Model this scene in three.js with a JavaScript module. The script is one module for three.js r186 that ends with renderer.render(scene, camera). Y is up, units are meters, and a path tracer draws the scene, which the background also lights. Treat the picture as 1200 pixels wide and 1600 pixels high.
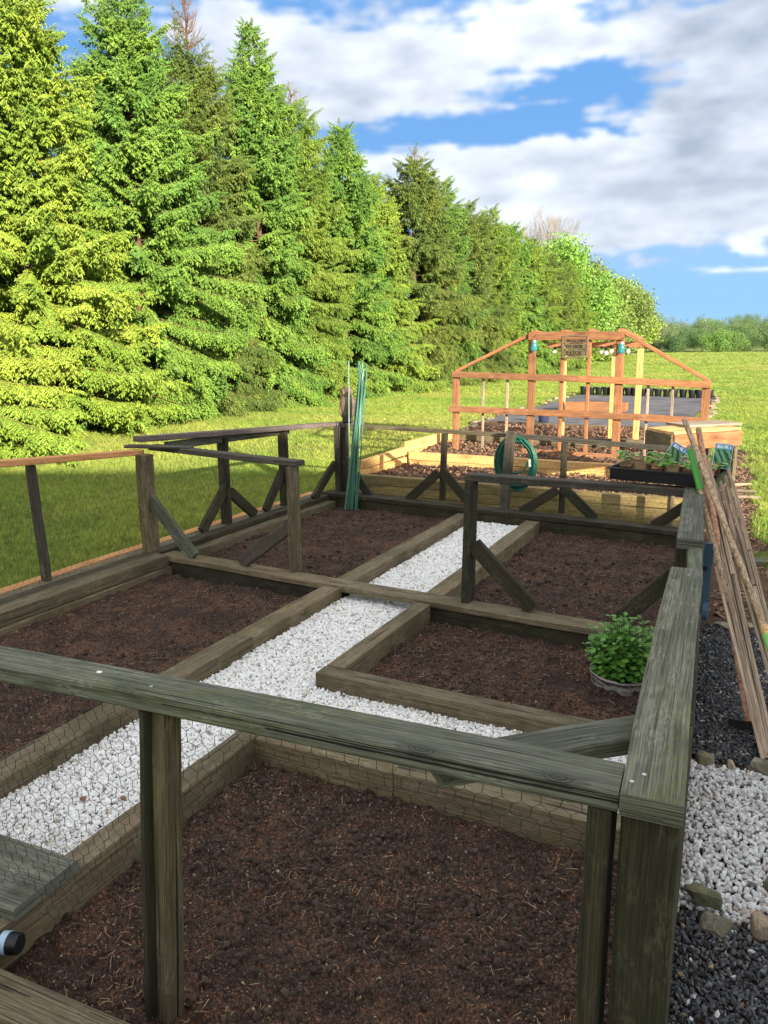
import * as THREE from 'three';
import { mergeGeometries, mergeVertices, toCreasedNormals } from 'three/addons/utils/BufferGeometryUtils.js';
import { FontLoader } from 'three/addons/loaders/FontLoader.js';
import { TextGeometry } from 'three/addons/geometries/TextGeometry.js';
import { ConvexGeometry } from 'three/addons/geometries/ConvexGeometry.js';

// ---------------------------------------------------------------- camera, sky, sun, exposure
const scene = new THREE.Scene();
const camera = new THREE.PerspectiveCamera(67.3, 768 / 1024, 0.05, 2000);
camera.position.set(0, 1.55, 0);
camera.rotation.set(-12.1 * Math.PI / 180, 26.6 * Math.PI / 180, -0.6 * Math.PI / 180, 'YXZ');
const renderer = new THREE.WebGLRenderer({ antialias: true });
renderer.toneMapping = THREE.LinearToneMapping;
renderer.toneMappingExposure = 2.15;
renderer.shadowMap.enabled = true;
const SKY_GAIN = 0.78, SUN_INTENSITY = 5;
const sun = new THREE.DirectionalLight(new THREE.Color(1, 0.9, 0.72), SUN_INTENSITY);
sun.name = 'sun';
sun.position.set(0.75, 0.235, 0.6).multiplyScalar(80);
sun.castShadow = true;
sun.shadow.mapSize.set(4096, 4096);
Object.assign(sun.shadow.camera, { left: -60, right: 60, top: 60, bottom: -60, near: 1, far: 260 });
scene.add(sun); scene.add(sun.target);

// ---------------------------------------------------------------- helpers
let seed = 12345;
function rng(s) { let a = s >>> 0; return () => { a = (a + 0x6D2B79F5) | 0; let t = Math.imul(a ^ (a >>> 15), 1 | a); t = (t + Math.imul(t ^ (t >>> 7), 61 | t)) ^ t; return ((t ^ (t >>> 14)) >>> 0) / 4294967296; }; }
const R0 = rng(77);
const HT = new Float32Array(65536); { const r = rng(991); for (let i = 0; i < 65536; i++) HT[i] = r(); }
function n2(x, y) {   // value noise, 0..1
  const ix = Math.floor(x), iy = Math.floor(y); let fx = x - ix, fy = y - iy;
  fx = fx * fx * (3 - 2 * fx); fy = fy * fy * (3 - 2 * fy);
  const h = (i, j) => HT[((i & 255) + ((j & 255) << 8) + ((i >> 8) * 131 + (j >> 8) * 57)) & 65535];
  const a = h(ix, iy), b = h(ix + 1, iy), c = h(ix, iy + 1), d = h(ix + 1, iy + 1);
  return a + (b - a) * fx + (c - a) * fy + (a - b - c + d) * fx * fy;
}
function fbm(x, y, o = 4) { let s = 0, a = 0.5, t = 0; for (let i = 0; i < o; i++) { s += a * n2(x, y); t += a; a *= 0.5; x = x * 2.03 + 17.1; y = y * 2.03 + 5.7; } return s / t; }
const ss = (a, b, x) => { const t = Math.min(1, Math.max(0, (x - a) / (b - a))); return t * t * (3 - 2 * t); };
const lerp = (a, b, t) => a + (b - a) * t;
const mix3 = (a, b, t) => [lerp(a[0], b[0], t), lerp(a[1], b[1], t), lerp(a[2], b[2], t)];
const V = (x, y, z) => new THREE.Vector3(x, y, z);
const taken = {};
function numbered(n) { if (taken[n] === undefined) { taken[n] = 0; return n; } taken[n]++; return n + '_' + String(taken[n]).padStart(3, '0'); }
function tag(o, label, category, group) { o.userData.label = label; o.userData.category = category; if (group) o.userData.group = group; return o; }
function thing(name, label, category, p, group) { const g = new THREE.Group(); g.name = numbered(name); g.position.set(...p); scene.add(g); return tag(g, label, category, group); }
function shadow(m) { m.castShadow = true; m.receiveShadow = true; return m; }
// geometry given in world coordinates, stored relative to the thing it belongs to
function part(parent, name, geo, mat, label) {
  const root = parent.isScene ? null : parent, off = V(0, 0, 0);
  for (let o = root; o && !o.isScene; o = o.parent) off.add(o.position);
  geo.translate(-off.x, -off.y, -off.z);
  const m = shadow(new THREE.Mesh(geo, mat)); m.name = parent.isScene ? numbered(name) : name; parent.add(m);
  if (label) m.userData.label = label;
  return m;
}
function solo(name, geo, mat, p, label, category, group) {   // a thing that is one mesh; geometry in world coordinates
  geo.translate(-p[0], -p[1], -p[2]);
  const m = shadow(new THREE.Mesh(geo, mat)); m.name = numbered(name); m.position.set(...p); scene.add(m); return tag(m, label, category, group);
}
function structure(name, geo, mat) { const m = shadow(new THREE.Mesh(geo, mat)); m.name = numbered(name); m.userData.kind = 'structure'; scene.add(m); return m; }
const _m = new THREE.Matrix4(), _q = new THREE.Quaternion(), _e = new THREE.Euler();
function instances(parent, name, geo, mat, list) {   // list of [x,y,z, rx,ry,rz, sx,sy,sz, r,g,b]
  const im = new THREE.InstancedMesh(geo, mat, list.length); shadow(im);
  const c = new THREE.Color();
  list.forEach((a, i) => {
    if (a[12]) _q.copy(a[12]); else _q.setFromEuler(_e.set(a[3], a[4], a[5], 'YXZ'));
    im.setMatrixAt(i, _m.compose(V(a[0], a[1], a[2]), _q, V(a[6], a[7], a[8]))); im.setColorAt(i, c.setRGB(a[9], a[10], a[11]));
  });
  im.name = parent.isScene ? numbered(name) : name; im.userData.kind = 'stuff'; parent.add(im); return im;
}
function texture(w, h, fn, srgb, rx = 1, ry = 1) {
  const d = new Uint8Array(w * h * 4);
  for (let y = 0, i = 0; y < h; y++) for (let x = 0; x < w; x++, i += 4) { const c = fn(x / w, y / h); d[i] = c[0]; d[i + 1] = c[1]; d[i + 2] = c[2]; d[i + 3] = 255; }
  const t = new THREE.DataTexture(d, w, h); t.wrapS = t.wrapT = THREE.MirroredRepeatWrapping; t.magFilter = THREE.LinearFilter; t.minFilter = THREE.LinearMipmapLinearFilter; t.generateMipmaps = true;
  if (srgb) t.colorSpace = THREE.SRGBColorSpace; t.repeat.set(rx, ry); t.needsUpdate = true; return t;
}
const clamp8 = (v) => v < 0 ? 0 : v > 255 ? 255 : v;
const std = (o) => new THREE.MeshStandardMaterial(Object.assign({ roughness: 0.85, side: THREE.DoubleSide }, o));

// ---------------------------------------------------------------- sky
{
  const W = 2048, H = 1024, d = new Float32Array(W * H * 4);
  // cloud masses: azimuth, elevation, half width, half height (degrees), density, brightness
  const C = [[-22, 17.8, 14.2, 2.5, 1, .72], [-17.7, 19.3, 8, 1.3, .9, .95], [-31.4, 19.5, 9.4, 1.72, .65, .75], [-25.4, 15.7, 9.2, 1.42, .8, .5], [-37.9, 16.1, 7.5, 2.18, .6, .6], [-4.2, 13.5, 5.6, 4.47, 1.15, .42], [-4.6, 18.3, 6.3, 2.95, 1, .45], [-2, 13.5, 1.8, 2.11, .6, .95], [-9.3, 14.2, 2.8, 1.02, .55, .85], [-21, 11.9, 9.2, 1.78, .85, .78], [-15.3, 10.2, 10.3, 2.6, .9, .72], [-16.5, 9.5, 1.8, 1.7, 1.2, 1.15], [-11.2, 12.5, 4.9, .84, .6, .85], [-7, 9.7, 6.8, 2.13, .9, .42], [-1.8, 6.6, 1.7, 1.09, .9, 1], [-3.5, 4.7, 5, .32, .7, .95], [-11.4, 7, 6.3, 1.4, .7, .62], [-7.3, 7.7, 5.6, .99, .6, .6], [-38.9, 20.2, 5.3, 1.33, .5, .75], [-45.6, 20.4, 2.3, .71, .55, .8], [-20.2, 14.5, 8.2, 1.06, -1.1, 0], [-13.9, 16.5, 6.8, 1.5, -1.2, 0], [-15.1, 15.8, 2.5, .29, 1, .85], [-41.7, 17.8, 2, 2.42, -.5, 0], [-11.7, 13.2, 2.5, .38, -.9, 0], [-6.2, 2.8, 8.9, 1.67, -1, 0]];
  for (let j = 0; j < H; j++) {
    const el = ((j + .5) / H - .5) * 180, sy = Math.sin(el * Math.PI / 180);
    for (let i = 0; i < W; i++) {
      const round = ((i + .5) / W - .5) * 2 * Math.PI, x = Math.cos(round), z = Math.sin(round);
      let az = Math.atan2(x, -z) * 180 / Math.PI;
      const e = Math.max(el, 0), k = 6 / (Math.max(sy, 0) + .16), ch = Math.cos(el * Math.PI / 180);
      const px = x * ch * k + 40, pz = z * ch * k + 40;
      let D = .36 + .9 * ss(.3, .6, fbm(px * .55, pz * .55, 5)), Bn = .45 + .5 * fbm(px * .9 + 9, pz * .9, 3);
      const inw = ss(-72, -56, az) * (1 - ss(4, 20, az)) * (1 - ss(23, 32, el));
      if (inw > 0) {
        const w1 = fbm(az * .33 + 50, e * .8 + 50, 4) - .5, w2 = fbm(az * .33 + 90, e * .8 + 20, 4) - .5;
        const A = az + w1 * 5, E2 = e + w2 * 2.4;
        let s = .1, b = .0, bw = .0001;
        for (const c of C) {
          const q = ((A - c[0]) / c[2]) ** 2 + ((E2 - c[1]) / c[3]) ** 2; if (q > 6) continue;
          const g = Math.exp(-q * 1.1); s += g * c[4]; if (c[4] > 0) { b += g * g * c[4] * c[5]; bw += g * g * c[4]; }
        }
        s += (fbm(az * .9 + 7, e * 2.2 + 3, 6) - .5) * .85 + (fbm(az * .22 + 3, e * 3.4 + 8, 5) - .5) * .8;
        const bb = b / bw + (fbm(az * .32 + 31, e * .9 + 11, 5) - .5) * .8;
        D = lerp(D, s, inw); Bn = lerp(Bn, bb, inw);
      }
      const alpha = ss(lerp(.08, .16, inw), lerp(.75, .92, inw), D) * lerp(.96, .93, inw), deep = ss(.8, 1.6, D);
      const t = Math.pow(1 - Math.min(1, e / 90), 3);
      // clear air: deep blue above, paler towards the horizon
      const hz = Math.exp(-e / 5.5);
      let air = mix3([.095, .235, .50], [.115, .28, .56], t); air = mix3(air, [.29, .49, .69], hz * .85);
      const Bc = Math.max(0, Math.min(1.15, (Bn - .5) * 1.25 + lerp(.74, .4, inw) - deep * .1));  // clouds outside the view are set brighter, adding light to the shaded garden
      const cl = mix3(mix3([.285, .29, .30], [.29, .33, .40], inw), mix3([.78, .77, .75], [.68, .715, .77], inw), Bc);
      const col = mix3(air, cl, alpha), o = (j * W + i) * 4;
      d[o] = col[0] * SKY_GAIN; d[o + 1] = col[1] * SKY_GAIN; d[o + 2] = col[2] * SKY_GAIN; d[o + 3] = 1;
    }
  }
  const t = new THREE.DataTexture(d, W, H, THREE.RGBAFormat, THREE.FloatType);
  t.mapping = THREE.EquirectangularReflectionMapping; t.magFilter = THREE.LinearFilter; t.minFilter = THREE.LinearFilter; t.needsUpdate = true;
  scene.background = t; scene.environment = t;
}

// ---------------------------------------------------------------- materials
function wood(o) {   // o: light, mid, dark (sRGB), stain, stainAmount, crack, knots, seed, ring
  const r = rng(o.seed), K = []; for (let i = 0; i < o.knots; i++) K.push([r(), r(), .006 + r() * .008]);
  const f = (u, v) => {
    let U = u * 1.6, Y = v * .4, pull = 0, kd = 9;
    for (const k of K) { const dx = (u - k[0]) * 1.6, dy = (v - k[1]) * .4, q = Math.sqrt((dx * .38) ** 2 + dy * dy) / k[2]; if (q < 6) { pull += Math.sign(dy) * .02 * Math.exp(-q * .8); if (q < kd) kd = q; } }
    const yy = Y + pull + (fbm(U * 1.3 + o.seed, Y * 6, 3) - .5) * .035;
    const ring = n2(U * .8 + o.seed, yy * o.ring) * .6 + n2(U * 1.7 + 9, yy * o.ring * 2.6 + 4) * .4;
    const late = ss(.3, .85, ring);
    const fib = ss(.15, .85, n2(U * 9 + o.seed, Y * 620) * .6 + n2(U * 34, Y * 1100 + 7) * .4);
    const cr = n2(U * 3 + 5 + o.seed, Y * 420 + o.seed) * n2(U * 1.6 + 30, Y * 40 + o.seed * 2), crack = cr > .93 - o.crack * 3.2 ? 1 : 0;
    return [late, fib, crack, kd, U, Y];
  };
  const map = texture(1024, 512, (u, v) => {
    const [late, fib, crack, kd, U, Y] = f(u, v);
    let c = mix3(o.light, o.mid, Math.min(1, late * .55 + fib * .45));
    c = mix3(c, o.dark, ss(.6, 1, late * .45 + fib * .55) * .5);
    if (kd < 3) c = mix3(c, o.dark, (kd < 1 ? .55 + .3 * Math.sin(kd * 14) : .4 * (1 - (kd - 1) / 2)));
    const st = ss(.42, .72, fbm(U * 3.1 + o.seed * 3, Y * 11 + 8, 5)); c = mix3(c, o.stain, st * o.stainAmount);
    const bl = ss(.55, .8, fbm(U * 9 + 11, Y * 26 + o.seed, 4)); c = mix3(c, mix3(o.dark, o.stain, .4), bl * o.stainAmount * .6);
    const pale = ss(.5, .74, fbm(U * 11 + 41, Y * 24 + o.seed, 5)) * ss(.35, .6, n2(U * 90, Y * 260)); c = mix3(c, mix3(o.light, [205, 208, 198], .4), pale * o.stainAmount * .75);
    const moss = ss(.6, .75, fbm(U * 2.3 + 77, Y * 7 + o.seed, 4)) * ss(.3, .7, n2(U * 130 + 5, Y * 130)); c = mix3(c, o.moss || o.stain, moss * .5 * (o.moss ? 1 : 0));
    if (crack) c = mix3(c, o.dark.map((q) => q * .45), .85);
    const sp = 1.14 - .3 * fib; return [clamp8(c[0] * sp), clamp8(c[1] * sp), clamp8(c[2] * sp)];
  }, true);
  const bump = texture(1024, 512, (u, v) => { const [late, fib, crack, kd] = f(u, v); const h = clamp8(150 + late * 55 + fib * 50 - crack * 190 - (kd < 1 ? 20 : 0)); return [h, h, h]; });
  return [[1, 1, 1], [.84, .85, .84], [1.1, 1.07, 1.02]].map((k) => std({ map, bumpMap: bump, bumpScale: o.bump || .0016, roughness: o.rough || .9, color: new THREE.Color().setRGB(...k) }));
}
const W = {
  rail: wood({ light: [112, 113, 100], mid: [78, 81, 68], dark: [30, 33, 23], stain: [60, 63, 48], stainAmount: .55, moss: [92, 98, 58], crack: .1, knots: 2, seed: 3, ring: 420, bump: .003 }),
  post: wood({ light: [62, 56, 37], mid: [42, 39, 24], dark: [16, 16, 8], stain: [32, 38, 16], stainAmount: .4, moss: [60, 70, 24], crack: .05, knots: 3, seed: 11, ring: 380, bump: .002 }),
  beam: wood({ light: [124, 111, 88], mid: [95, 82, 61], dark: [44, 37, 24], stain: [80, 74, 50], stainAmount: .5, moss: [112, 108, 44], crack: .07, knots: 3, seed: 19, ring: 340, bump: .002 }),
  pine: wood({ light: [232, 190, 124], mid: [218, 168, 100], dark: [160, 104, 52], stain: [204, 164, 106], stainAmount: .35, crack: .015, knots: 5, seed: 29, ring: 320 }),
  cedar: wood({ light: [168, 116, 78], mid: [142, 92, 60], dark: [90, 52, 34], stain: [124, 88, 64], stainAmount: .4, crack: .015, knots: 4, seed: 37, ring: 360 }),
  fresh: wood({ light: [220, 164, 108], mid: [202, 140, 86], dark: [150, 92, 52], stain: [186, 134, 90], stainAmount: .35, crack: .02, knots: 3, seed: 63, ring: 360 }),
  tan: wood({ light: [164, 144, 98], mid: [134, 116, 76], dark: [78, 62, 38], stain: [114, 104, 66], stainAmount: .45, moss: [120, 112, 60], crack: .04, knots: 5, seed: 71, ring: 320 }),
  lath: wood({ light: [186, 168, 148], mid: [150, 128, 108], dark: [92, 72, 56], stain: [132, 118, 104], stainAmount: .4, crack: .04, knots: 2, seed: 43, ring: 300 }),
  dark: wood({ light: [84, 78, 68], mid: [62, 57, 48], dark: [30, 27, 22], stain: [66, 62, 50], stainAmount: .5, crack: .05, knots: 3, seed: 51, ring: 240 }),
  plum: wood({ light: [122, 108, 104], mid: [92, 80, 78], dark: [50, 42, 42], stain: [104, 96, 92], stainAmount: .45, crack: .05, knots: 3, seed: 57, ring: 240 }),
};
const M = {
  wire: std({ color: 0x3a3834, roughness: .6, metalness: .5 }),
  green: std({ color: 0x4c7f6c, roughness: .5 }),
  black: std({ color: 0x16171b, roughness: .45 }),
  nail: std({ color: 0xc8c8c4, roughness: .35, metalness: .8 }),
};
let tc = 0;
// a sawn timber from A to B: bevelled section, a little warped, grain along its length
function timberGeo(A, B, w, h, side, bevel = .004, warp = .0015) {
  const a = V(...A), b = V(...B), dir = b.clone().sub(a), L = dir.length(); dir.normalize();
  let sx = side ? V(...side) : (Math.abs(dir.y) > .9 ? V(1, 0, 0) : V(0, 1, 0).cross(dir));
  sx.addScaledVector(dir, -sx.dot(dir)).normalize();
  const sy = dir.clone().cross(sx).normalize(); if (sy.y < 0 && Math.abs(dir.y) < .9) sy.negate();
  const N = Math.max(2, Math.min(14, Math.round(L / .14))), x = w / 2, y = h / 2, e = Math.min(bevel, x * .4, y * .4);
  const sec = [[-x + e, -y], [x - e, -y], [x, -y + e], [x, y - e], [x - e, y], [-x + e, y], [-x, y - e], [-x, -y + e]];
  const id = ++tc * 7.31, ou = (id * .37) % 1, ov = ((id * .61) % 1) * Math.max(0, 1 - (w + h) * 2 / .4), ring = [];
  for (let i = 0; i <= N; i++) {
    const s = i / N, shr = i === 0 || i === N ? .985 : 1, bowx = (n2(s * 3 + id, 1) - .5) * warp * 3, bowy = (n2(s * 3 + id, 9) - .5) * warp * 3;
    ring.push(sec.map((c, k) => a.clone().addScaledVector(dir, L * s).addScaledVector(sx, c[0] * shr + bowx + (n2(s * 9 + id, k * 3.3) - .5) * warp).addScaledVector(sy, c[1] * shr + bowy + (n2(s * 9 + id, k * 5.1 + 40) - .5) * warp)));
  }
  const P = [], U = [], I = []; let per = 0;
  for (let k = 0; k < 8; k++) {
    const k2 = (k + 1) % 8, len = Math.hypot(sec[k2][0] - sec[k][0], sec[k2][1] - sec[k][1]), base = P.length / 3;
    for (let i = 0; i <= N; i++) { for (const [kk, vv] of [[k, per], [k2, per + len]]) { const p = ring[i][kk]; P.push(p.x, p.y, p.z); U.push(L * (i / N) / 1.6 + ou, vv / .4 + ov); } }
    for (let i = 0; i < N; i++) { const q = base + i * 2; I.push(q, q + 2, q + 1, q + 1, q + 2, q + 3); }
    per += len;
  }
  for (const i of [0, N]) { const base = P.length / 3; ring[i].forEach((p, k) => { P.push(p.x, p.y, p.z); U.push(ou + sec[k][0] * .3, ov + sec[k][1] / .4); }); for (let k = 1; k < 7; k++) i ? I.push(base, base + k + 1, base + k) : I.push(base, base + k, base + k + 1); }
  const g = new THREE.BufferGeometry(); g.setAttribute('position', new THREE.Float32BufferAttribute(P, 3)); g.setAttribute('uv', new THREE.Float32BufferAttribute(U, 2)); g.setIndex(I); g.computeVertexNormals(); return g;
}
let mv = 0; const pick = (set) => W[set][(mv++ * 7) % 3];
const timber = (parent, name, set, A, B, w, h, side, label) => part(parent, name, timberGeo(A, B, w, h, side), typeof set === 'string' ? pick(set) : set, label);
function tubeGeo(pts, r, seg = 24, rad = 6, closed = false) { return new THREE.TubeGeometry(new THREE.CatmullRomCurve3(pts.map((p) => V(...p)), closed), seg, r, rad, closed); }
function rod(A, B, r0, r1, n = 6) { const a = V(...A), b = V(...B), L = a.distanceTo(b), g = new THREE.CylinderGeometry(r1, r0, L, n); g.translate(0, L / 2, 0); g.applyQuaternion(_q.setFromUnitVectors(V(0, 1, 0), b.clone().sub(a).normalize())); g.translate(...A); return g; }
// hexagonal wire netting in the plane of two directions
function netting(o, du, dv, Wd, Hd, cell, r, bulge = .008) {
  const P = [], I = [], a = cell, O = V(...o), U = V(...du).normalize(), Vv = V(...dv).normalize(), Nn = U.clone().cross(Vv);
  const pos = (x, y) => { const j = (n2(x * 60 + 3, y * 60) - .5) * cell * .22, j2 = (n2(x * 60, y * 60 + 50) - .5) * cell * .22; return O.clone().addScaledVector(U, x + j).addScaledVector(Vv, y + j2).addScaledVector(Nn, (fbm(x * 3 + 7, y * 3, 2) - .5) * bulge * 2); };
  const R = a / Math.sqrt(3), nx = Math.ceil(Wd / a), ny = Math.ceil(Hd / (a * .866));
  for (let j = 0; j <= ny; j++) for (let i = 0; i <= nx; i++) {
    const cx = (i + (j % 2) / 2) * a, cy = j * a * .866, v = [];
    for (let k = 0; k < 4; k++) { const t = (90 - 60 * k) * Math.PI / 180; v.push([cx + R * Math.cos(t), cy + R * Math.sin(t)]); }
    for (let k = 0; k < 3; k++) {
      const p = v[k], q = v[k + 1]; if (p[0] > Wd || q[0] > Wd || p[1] > Hd || q[1] > Hd || p[1] < 0 || q[1] < 0) continue;
      const A = pos(...p), B = pos(...q), d = B.clone().sub(A).normalize(), s = Nn.clone(), t = d.clone().cross(s), b = P.length / 3, rr = k === 1 ? r * 1.35 : r;
      for (const E of [A, B]) for (let m = 0; m < 3; m++) { const w = m * 2.094; const e = E.clone().addScaledVector(s, Math.cos(w) * rr).addScaledVector(t, Math.sin(w) * rr); P.push(e.x, e.y, e.z); }
      for (let m = 0; m < 3; m++) { const n = (m + 1) % 3; I.push(b + m, b + n, b + 3 + m, b + n, b + 3 + n, b + 3 + m); }
    }
  }
  const g = new THREE.BufferGeometry(); g.setAttribute('position', new THREE.Float32BufferAttribute(P, 3)); g.setIndex(I); g.computeVertexNormals(); return g;
}
// ---------------------------------------------------------------- ground
function field(x0, x1, z0, z1, cell, fy, fc) {
  const nx = Math.max(1, Math.round((x1 - x0) / cell)), nz = Math.max(1, Math.round((z1 - z0) / cell)), P = [], U = [], C = [], I = [];
  for (let j = 0; j <= nz; j++) for (let i = 0; i <= nx; i++) {
    const x = lerp(x0, x1, i / nx), z = lerp(z0, z1, j / nz); P.push(x, fy(x, z, i === 0 || j === 0 || i === nx || j === nz), z); U.push(x, z); if (fc) C.push(...fc(x, z));
  }
  for (let j = 0; j < nz; j++) for (let i = 0; i < nx; i++) { const q = j * (nx + 1) + i; I.push(q, q + nx + 1, q + 1, q + 1, q + nx + 1, q + nx + 2); }
  const g = new THREE.BufferGeometry(); g.setAttribute('position', new THREE.Float32BufferAttribute(P, 3)); g.setAttribute('uv', new THREE.Float32BufferAttribute(U, 2)); if (fc) g.setAttribute('color', new THREE.Float32BufferAttribute(C, 3)); g.setIndex(I); g.computeVertexNormals(); return g;
}
const lawnTex = texture(1024, 1024, (u, v) => {
  const a = fbm(u * 9, v * 9, 4), b = n2(u * 400, v * 400), c = n2(u * 160 + 7, v * 160), y = ss(.5, .75, fbm(u * 5 + 20, v * 5, 3));
  const k = .62 + .35 * b + .3 * (c - .5) + .3 * (a - .5); const col = mix3([142, 158, 58], [190, 178, 86], y * .7); return [clamp8(col[0] * k), clamp8(col[1] * k), clamp8(col[2] * k)];
}, true, 1 / 7, 1 / 7);
structure('lawn', (() => { const g = field(-500, 500, -700, 60, 19, () => 0); return g; })(), std({ map: lawnTex, roughness: 1 }));

// soil of the beds: clods and hollows in the mesh, grain in the map
const soilTex = texture(1024, 1024, (u, v) => {
  const a = fbm(u * 10, v * 10, 4), b = n2(u * 480, v * 480), c = n2(u * 210 + 9, v * 210), s = n2(u * 300 + 70, v * 300 + 20);
  let col = mix3([40, 25, 18], [106, 75, 56], ss(.4, .7, a) * .35 + ss(.35, .9, b) * .65); const k = .55 + .8 * c; col = col.map((q) => q * k);
  if (s > .86) col = mix3(col, [158, 128, 100], .6); return col.map(clamp8);
}, true, 1 / 1.1, 1 / 1.1);
const soilBump = texture(512, 512, (u, v) => { const h = clamp8(255 * (.5 * fbm(u * 60, v * 60, 3) + .5 * n2(u * 200, v * 200))); return [h, h, h]; }, false, 1 / 1.1, 1 / 1.1);
const soilMat = std({ map: soilTex, bumpMap: soilBump, bumpScale: .012, roughness: 1 });
const redSoilMat = std({ map: soilTex, bumpMap: soilBump, bumpScale: .006, roughness: 1, color: new THREE.Color().setRGB(1.75, 1.5, 1.35) });
const soilH = (x, z) => (fbm(x * 3.1, z * 3.1, 2) - .5) * .03 + ss(.5, .85, fbm(x * 26 + 5, z * 26, 3)) * .016 + (n2(x * 70, z * 70) - .5) * .013 + (n2(x * 41 + 9, z * 41) - .5) * .01 + (fbm(x * 45 + 30, z * 45, 2) - .5) * .012;
const beds = [[-1.61, -.17, -2.13, -.9, .03, .0095, 4200], [-1.61, -.2, -3.78, -2.8, .035, .014, 2300], [-1.6, -.42, -6.2, -4.02, .035, .02, 900], [-3.66, -2.32, -3.86, -1.1, .035, .018, 1300], [-3.72, -2.32, -6.36, -4.02, .04, .022, 700]];
const crumbs = [], straws = [], chips = [];
const cr = rng(5);
for (const [x0, x1, z0, z1, y, cell, dens] of beds) {
  structure('bed_soil', field(x0, x1, z0, z1, cell, (x, z) => y + soilH(x, z)), soilMat);
  const n = (x1 - x0) * (z1 - z0) * dens;
  for (let i = 0; i < n; i++) {
    const x = lerp(x0 + .01, x1 - .01, cr()), z = lerp(z0 + .01, z1 - .01, cr()), s = .0022 + .009 * cr() ** 3.5 * (dens < 1000 ? 1.6 : 1), k = .75 + 1.0 * cr(), h = y + soilH(x, z); if (fbm(x * 2.3 + 3, z * 2.3, 2) < .3 + .25 * cr()) continue;
    crumbs.push([x, h + s * .3, z, cr() * 6, cr() * 6, cr() * 6, s * (.8 + cr() * .5), s * (.6 + cr() * .4), s, .052 * k, .034 * k, .026 * k]);
  }
  for (let i = 0; i < n * .42; i++) {
    const x = lerp(x0 + .02, x1 - .02, cr()), z = lerp(z0 + .02, z1 - .02, cr()), L = .005 + .032 * cr() ** 3; if (fbm(x * 3 + 60, z * 3, 2) < .3 + cr() * .3) continue;
    const k = .4 + .8 * cr(); straws.push([x, y + soilH(x, z) + .006, z, (cr() - .5) * .7, cr() * 6.28, (cr() - .5) * .5, L, .0009 + cr() * .0009, .0011, .42 * k, .28 * k, .17 * k]);
  }
  for (let i = 0; i < n * .16; i++) {
    const x = lerp(x0 + .02, x1 - .02, cr()), z = lerp(z0 + .02, z1 - .02, cr()), s = .0014 + .0034 * cr() ** 3, k = .5 + .7 * cr();
    chips.push([x, y + soilH(x, z) + s * .6, z, cr() * 6, cr() * 6, cr() * 6, s, s * .6, s, .36 * k, .28 * k, .2 * k]);
  }
}
function lump(seedv, detail, jag) {
  const g = mergeVertices(new THREE.IcosahedronGeometry(1, detail).deleteAttribute('uv').deleteAttribute('normal')), p = g.attributes.position, r = rng(seedv);
  for (let i = 0; i < p.count; i++) { const k = 1 - jag + 2 * jag * r(); p.setXYZ(i, p.getX(i) * k, p.getY(i) * k, p.getZ(i) * k); }
  return toCreasedNormals(g, .6);
}
instances(scene, 'soil_crumbs', lump(1, 1, .22), std({ roughness: 1 }), crumbs);
instances(scene, 'straw_bits', new THREE.BoxGeometry(1, 1, 1), std({ roughness: 1 }), straws);
instances(scene, 'stone_chips', lump(2, 0, .25), std({ roughness: .8 }), chips);

// white stone path: a bed of grit under loose chips
const gritTex = texture(512, 512, (u, v) => { const k = .4 + .6 * n2(u * 180, v * 180); return [clamp8(185 * k), clamp8(183 * k), clamp8(178 * k)]; }, true);
const gritMat = std({ map: gritTex, roughness: 1 });
const gravelY = (x, z) => .062 + (fbm(x * 4, z * 4, 2) - .5) * .02;
const areas = [[-2.215, -1.705, -6.12, -1.28], [-1.705, -.3, -2.72, -2.21]];
const white = [], gr = rng(9);
for (const [x0, x1, z0, z1] of areas) {
  structure('gravel_path', field(x0, x1, z0, z1, .04, (x, z) => gravelY(x, z) - .012), gritMat);
  let z = z1; while (z > z0) {
    const dist = Math.hypot(x0, z), sp = .0088 + Math.max(0, dist - 2.2) * .0009; z -= sp * .82;
    for (let x = x0 + .006; x < x1 - .004; x += sp) {
      const s = sp * (.5 + .45 * gr() ** 1.6), k = gr() < .07 ? .35 + .35 * gr() :   .85 + .2 * gr(), w = gr() < .06 ? [.62, .55, .46] : [.86, .86, .85];
      white.push([x + (gr() - .5) * sp, gravelY(x, z) + (gr() - .35) * .011, z + (gr() - .5) * sp, gr() * 6, gr() * 6, gr() * 6, s * 1.15, s * .72, s * (.75 + .3 * gr()), w[0] * k, w[1] * k, w[2] * k]);
    }
  }
}
instances(scene, 'white_gravel', lump(4, 1, .17), std({ roughness: .8 }), white);
// right of the fence: slate chips, a strip of white pebbles between two rows of stones, trodden earth
const earthMat = std({ map: soilTex, bumpMap: soilBump, bumpScale: .006, roughness: 1, color: new THREE.Color().setRGB(1.25, 1.3, 1.25) });
structure('trodden_earth', field(-.62, 1.4, -12.5, -.6, .06, (x, z) => .012 + (fbm(x * 6, z * 6, 3) - .5) * .012), earthMat);
const slate = [], pebbles = [];
for (const [x0, x1, z0, z1] of [[-.26, .9, -4.45, -2.9], [-.14, .9, -2.03, -.7]]) for (let z = z0; z < z1; z += .0088) for (let x = x0; x < x1; x += .0105) {
  if (z < -4.2 && gr() < (-4.2 - z) * 3.4) continue;
  const s = .0045 + .0055 * gr() ** 1.5, q = gr(), k = .5 + gr(), c = q < .03 ? [.3, .22, .13] : q < .06 ? [.4, .41, .42] : q < .3 ? [.1, .105, .11] : [.048, .052, .058];
  slate.push([x + (gr() - .5) * .011, .022 + (gr() - .4) * .012, z + (gr() - .5) * .01, gr() * 6, gr() * 6, gr() * 6, s * 1.25, s * .55, s, c[0] * k, c[1] * k, c[2] * k]);
}
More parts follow.
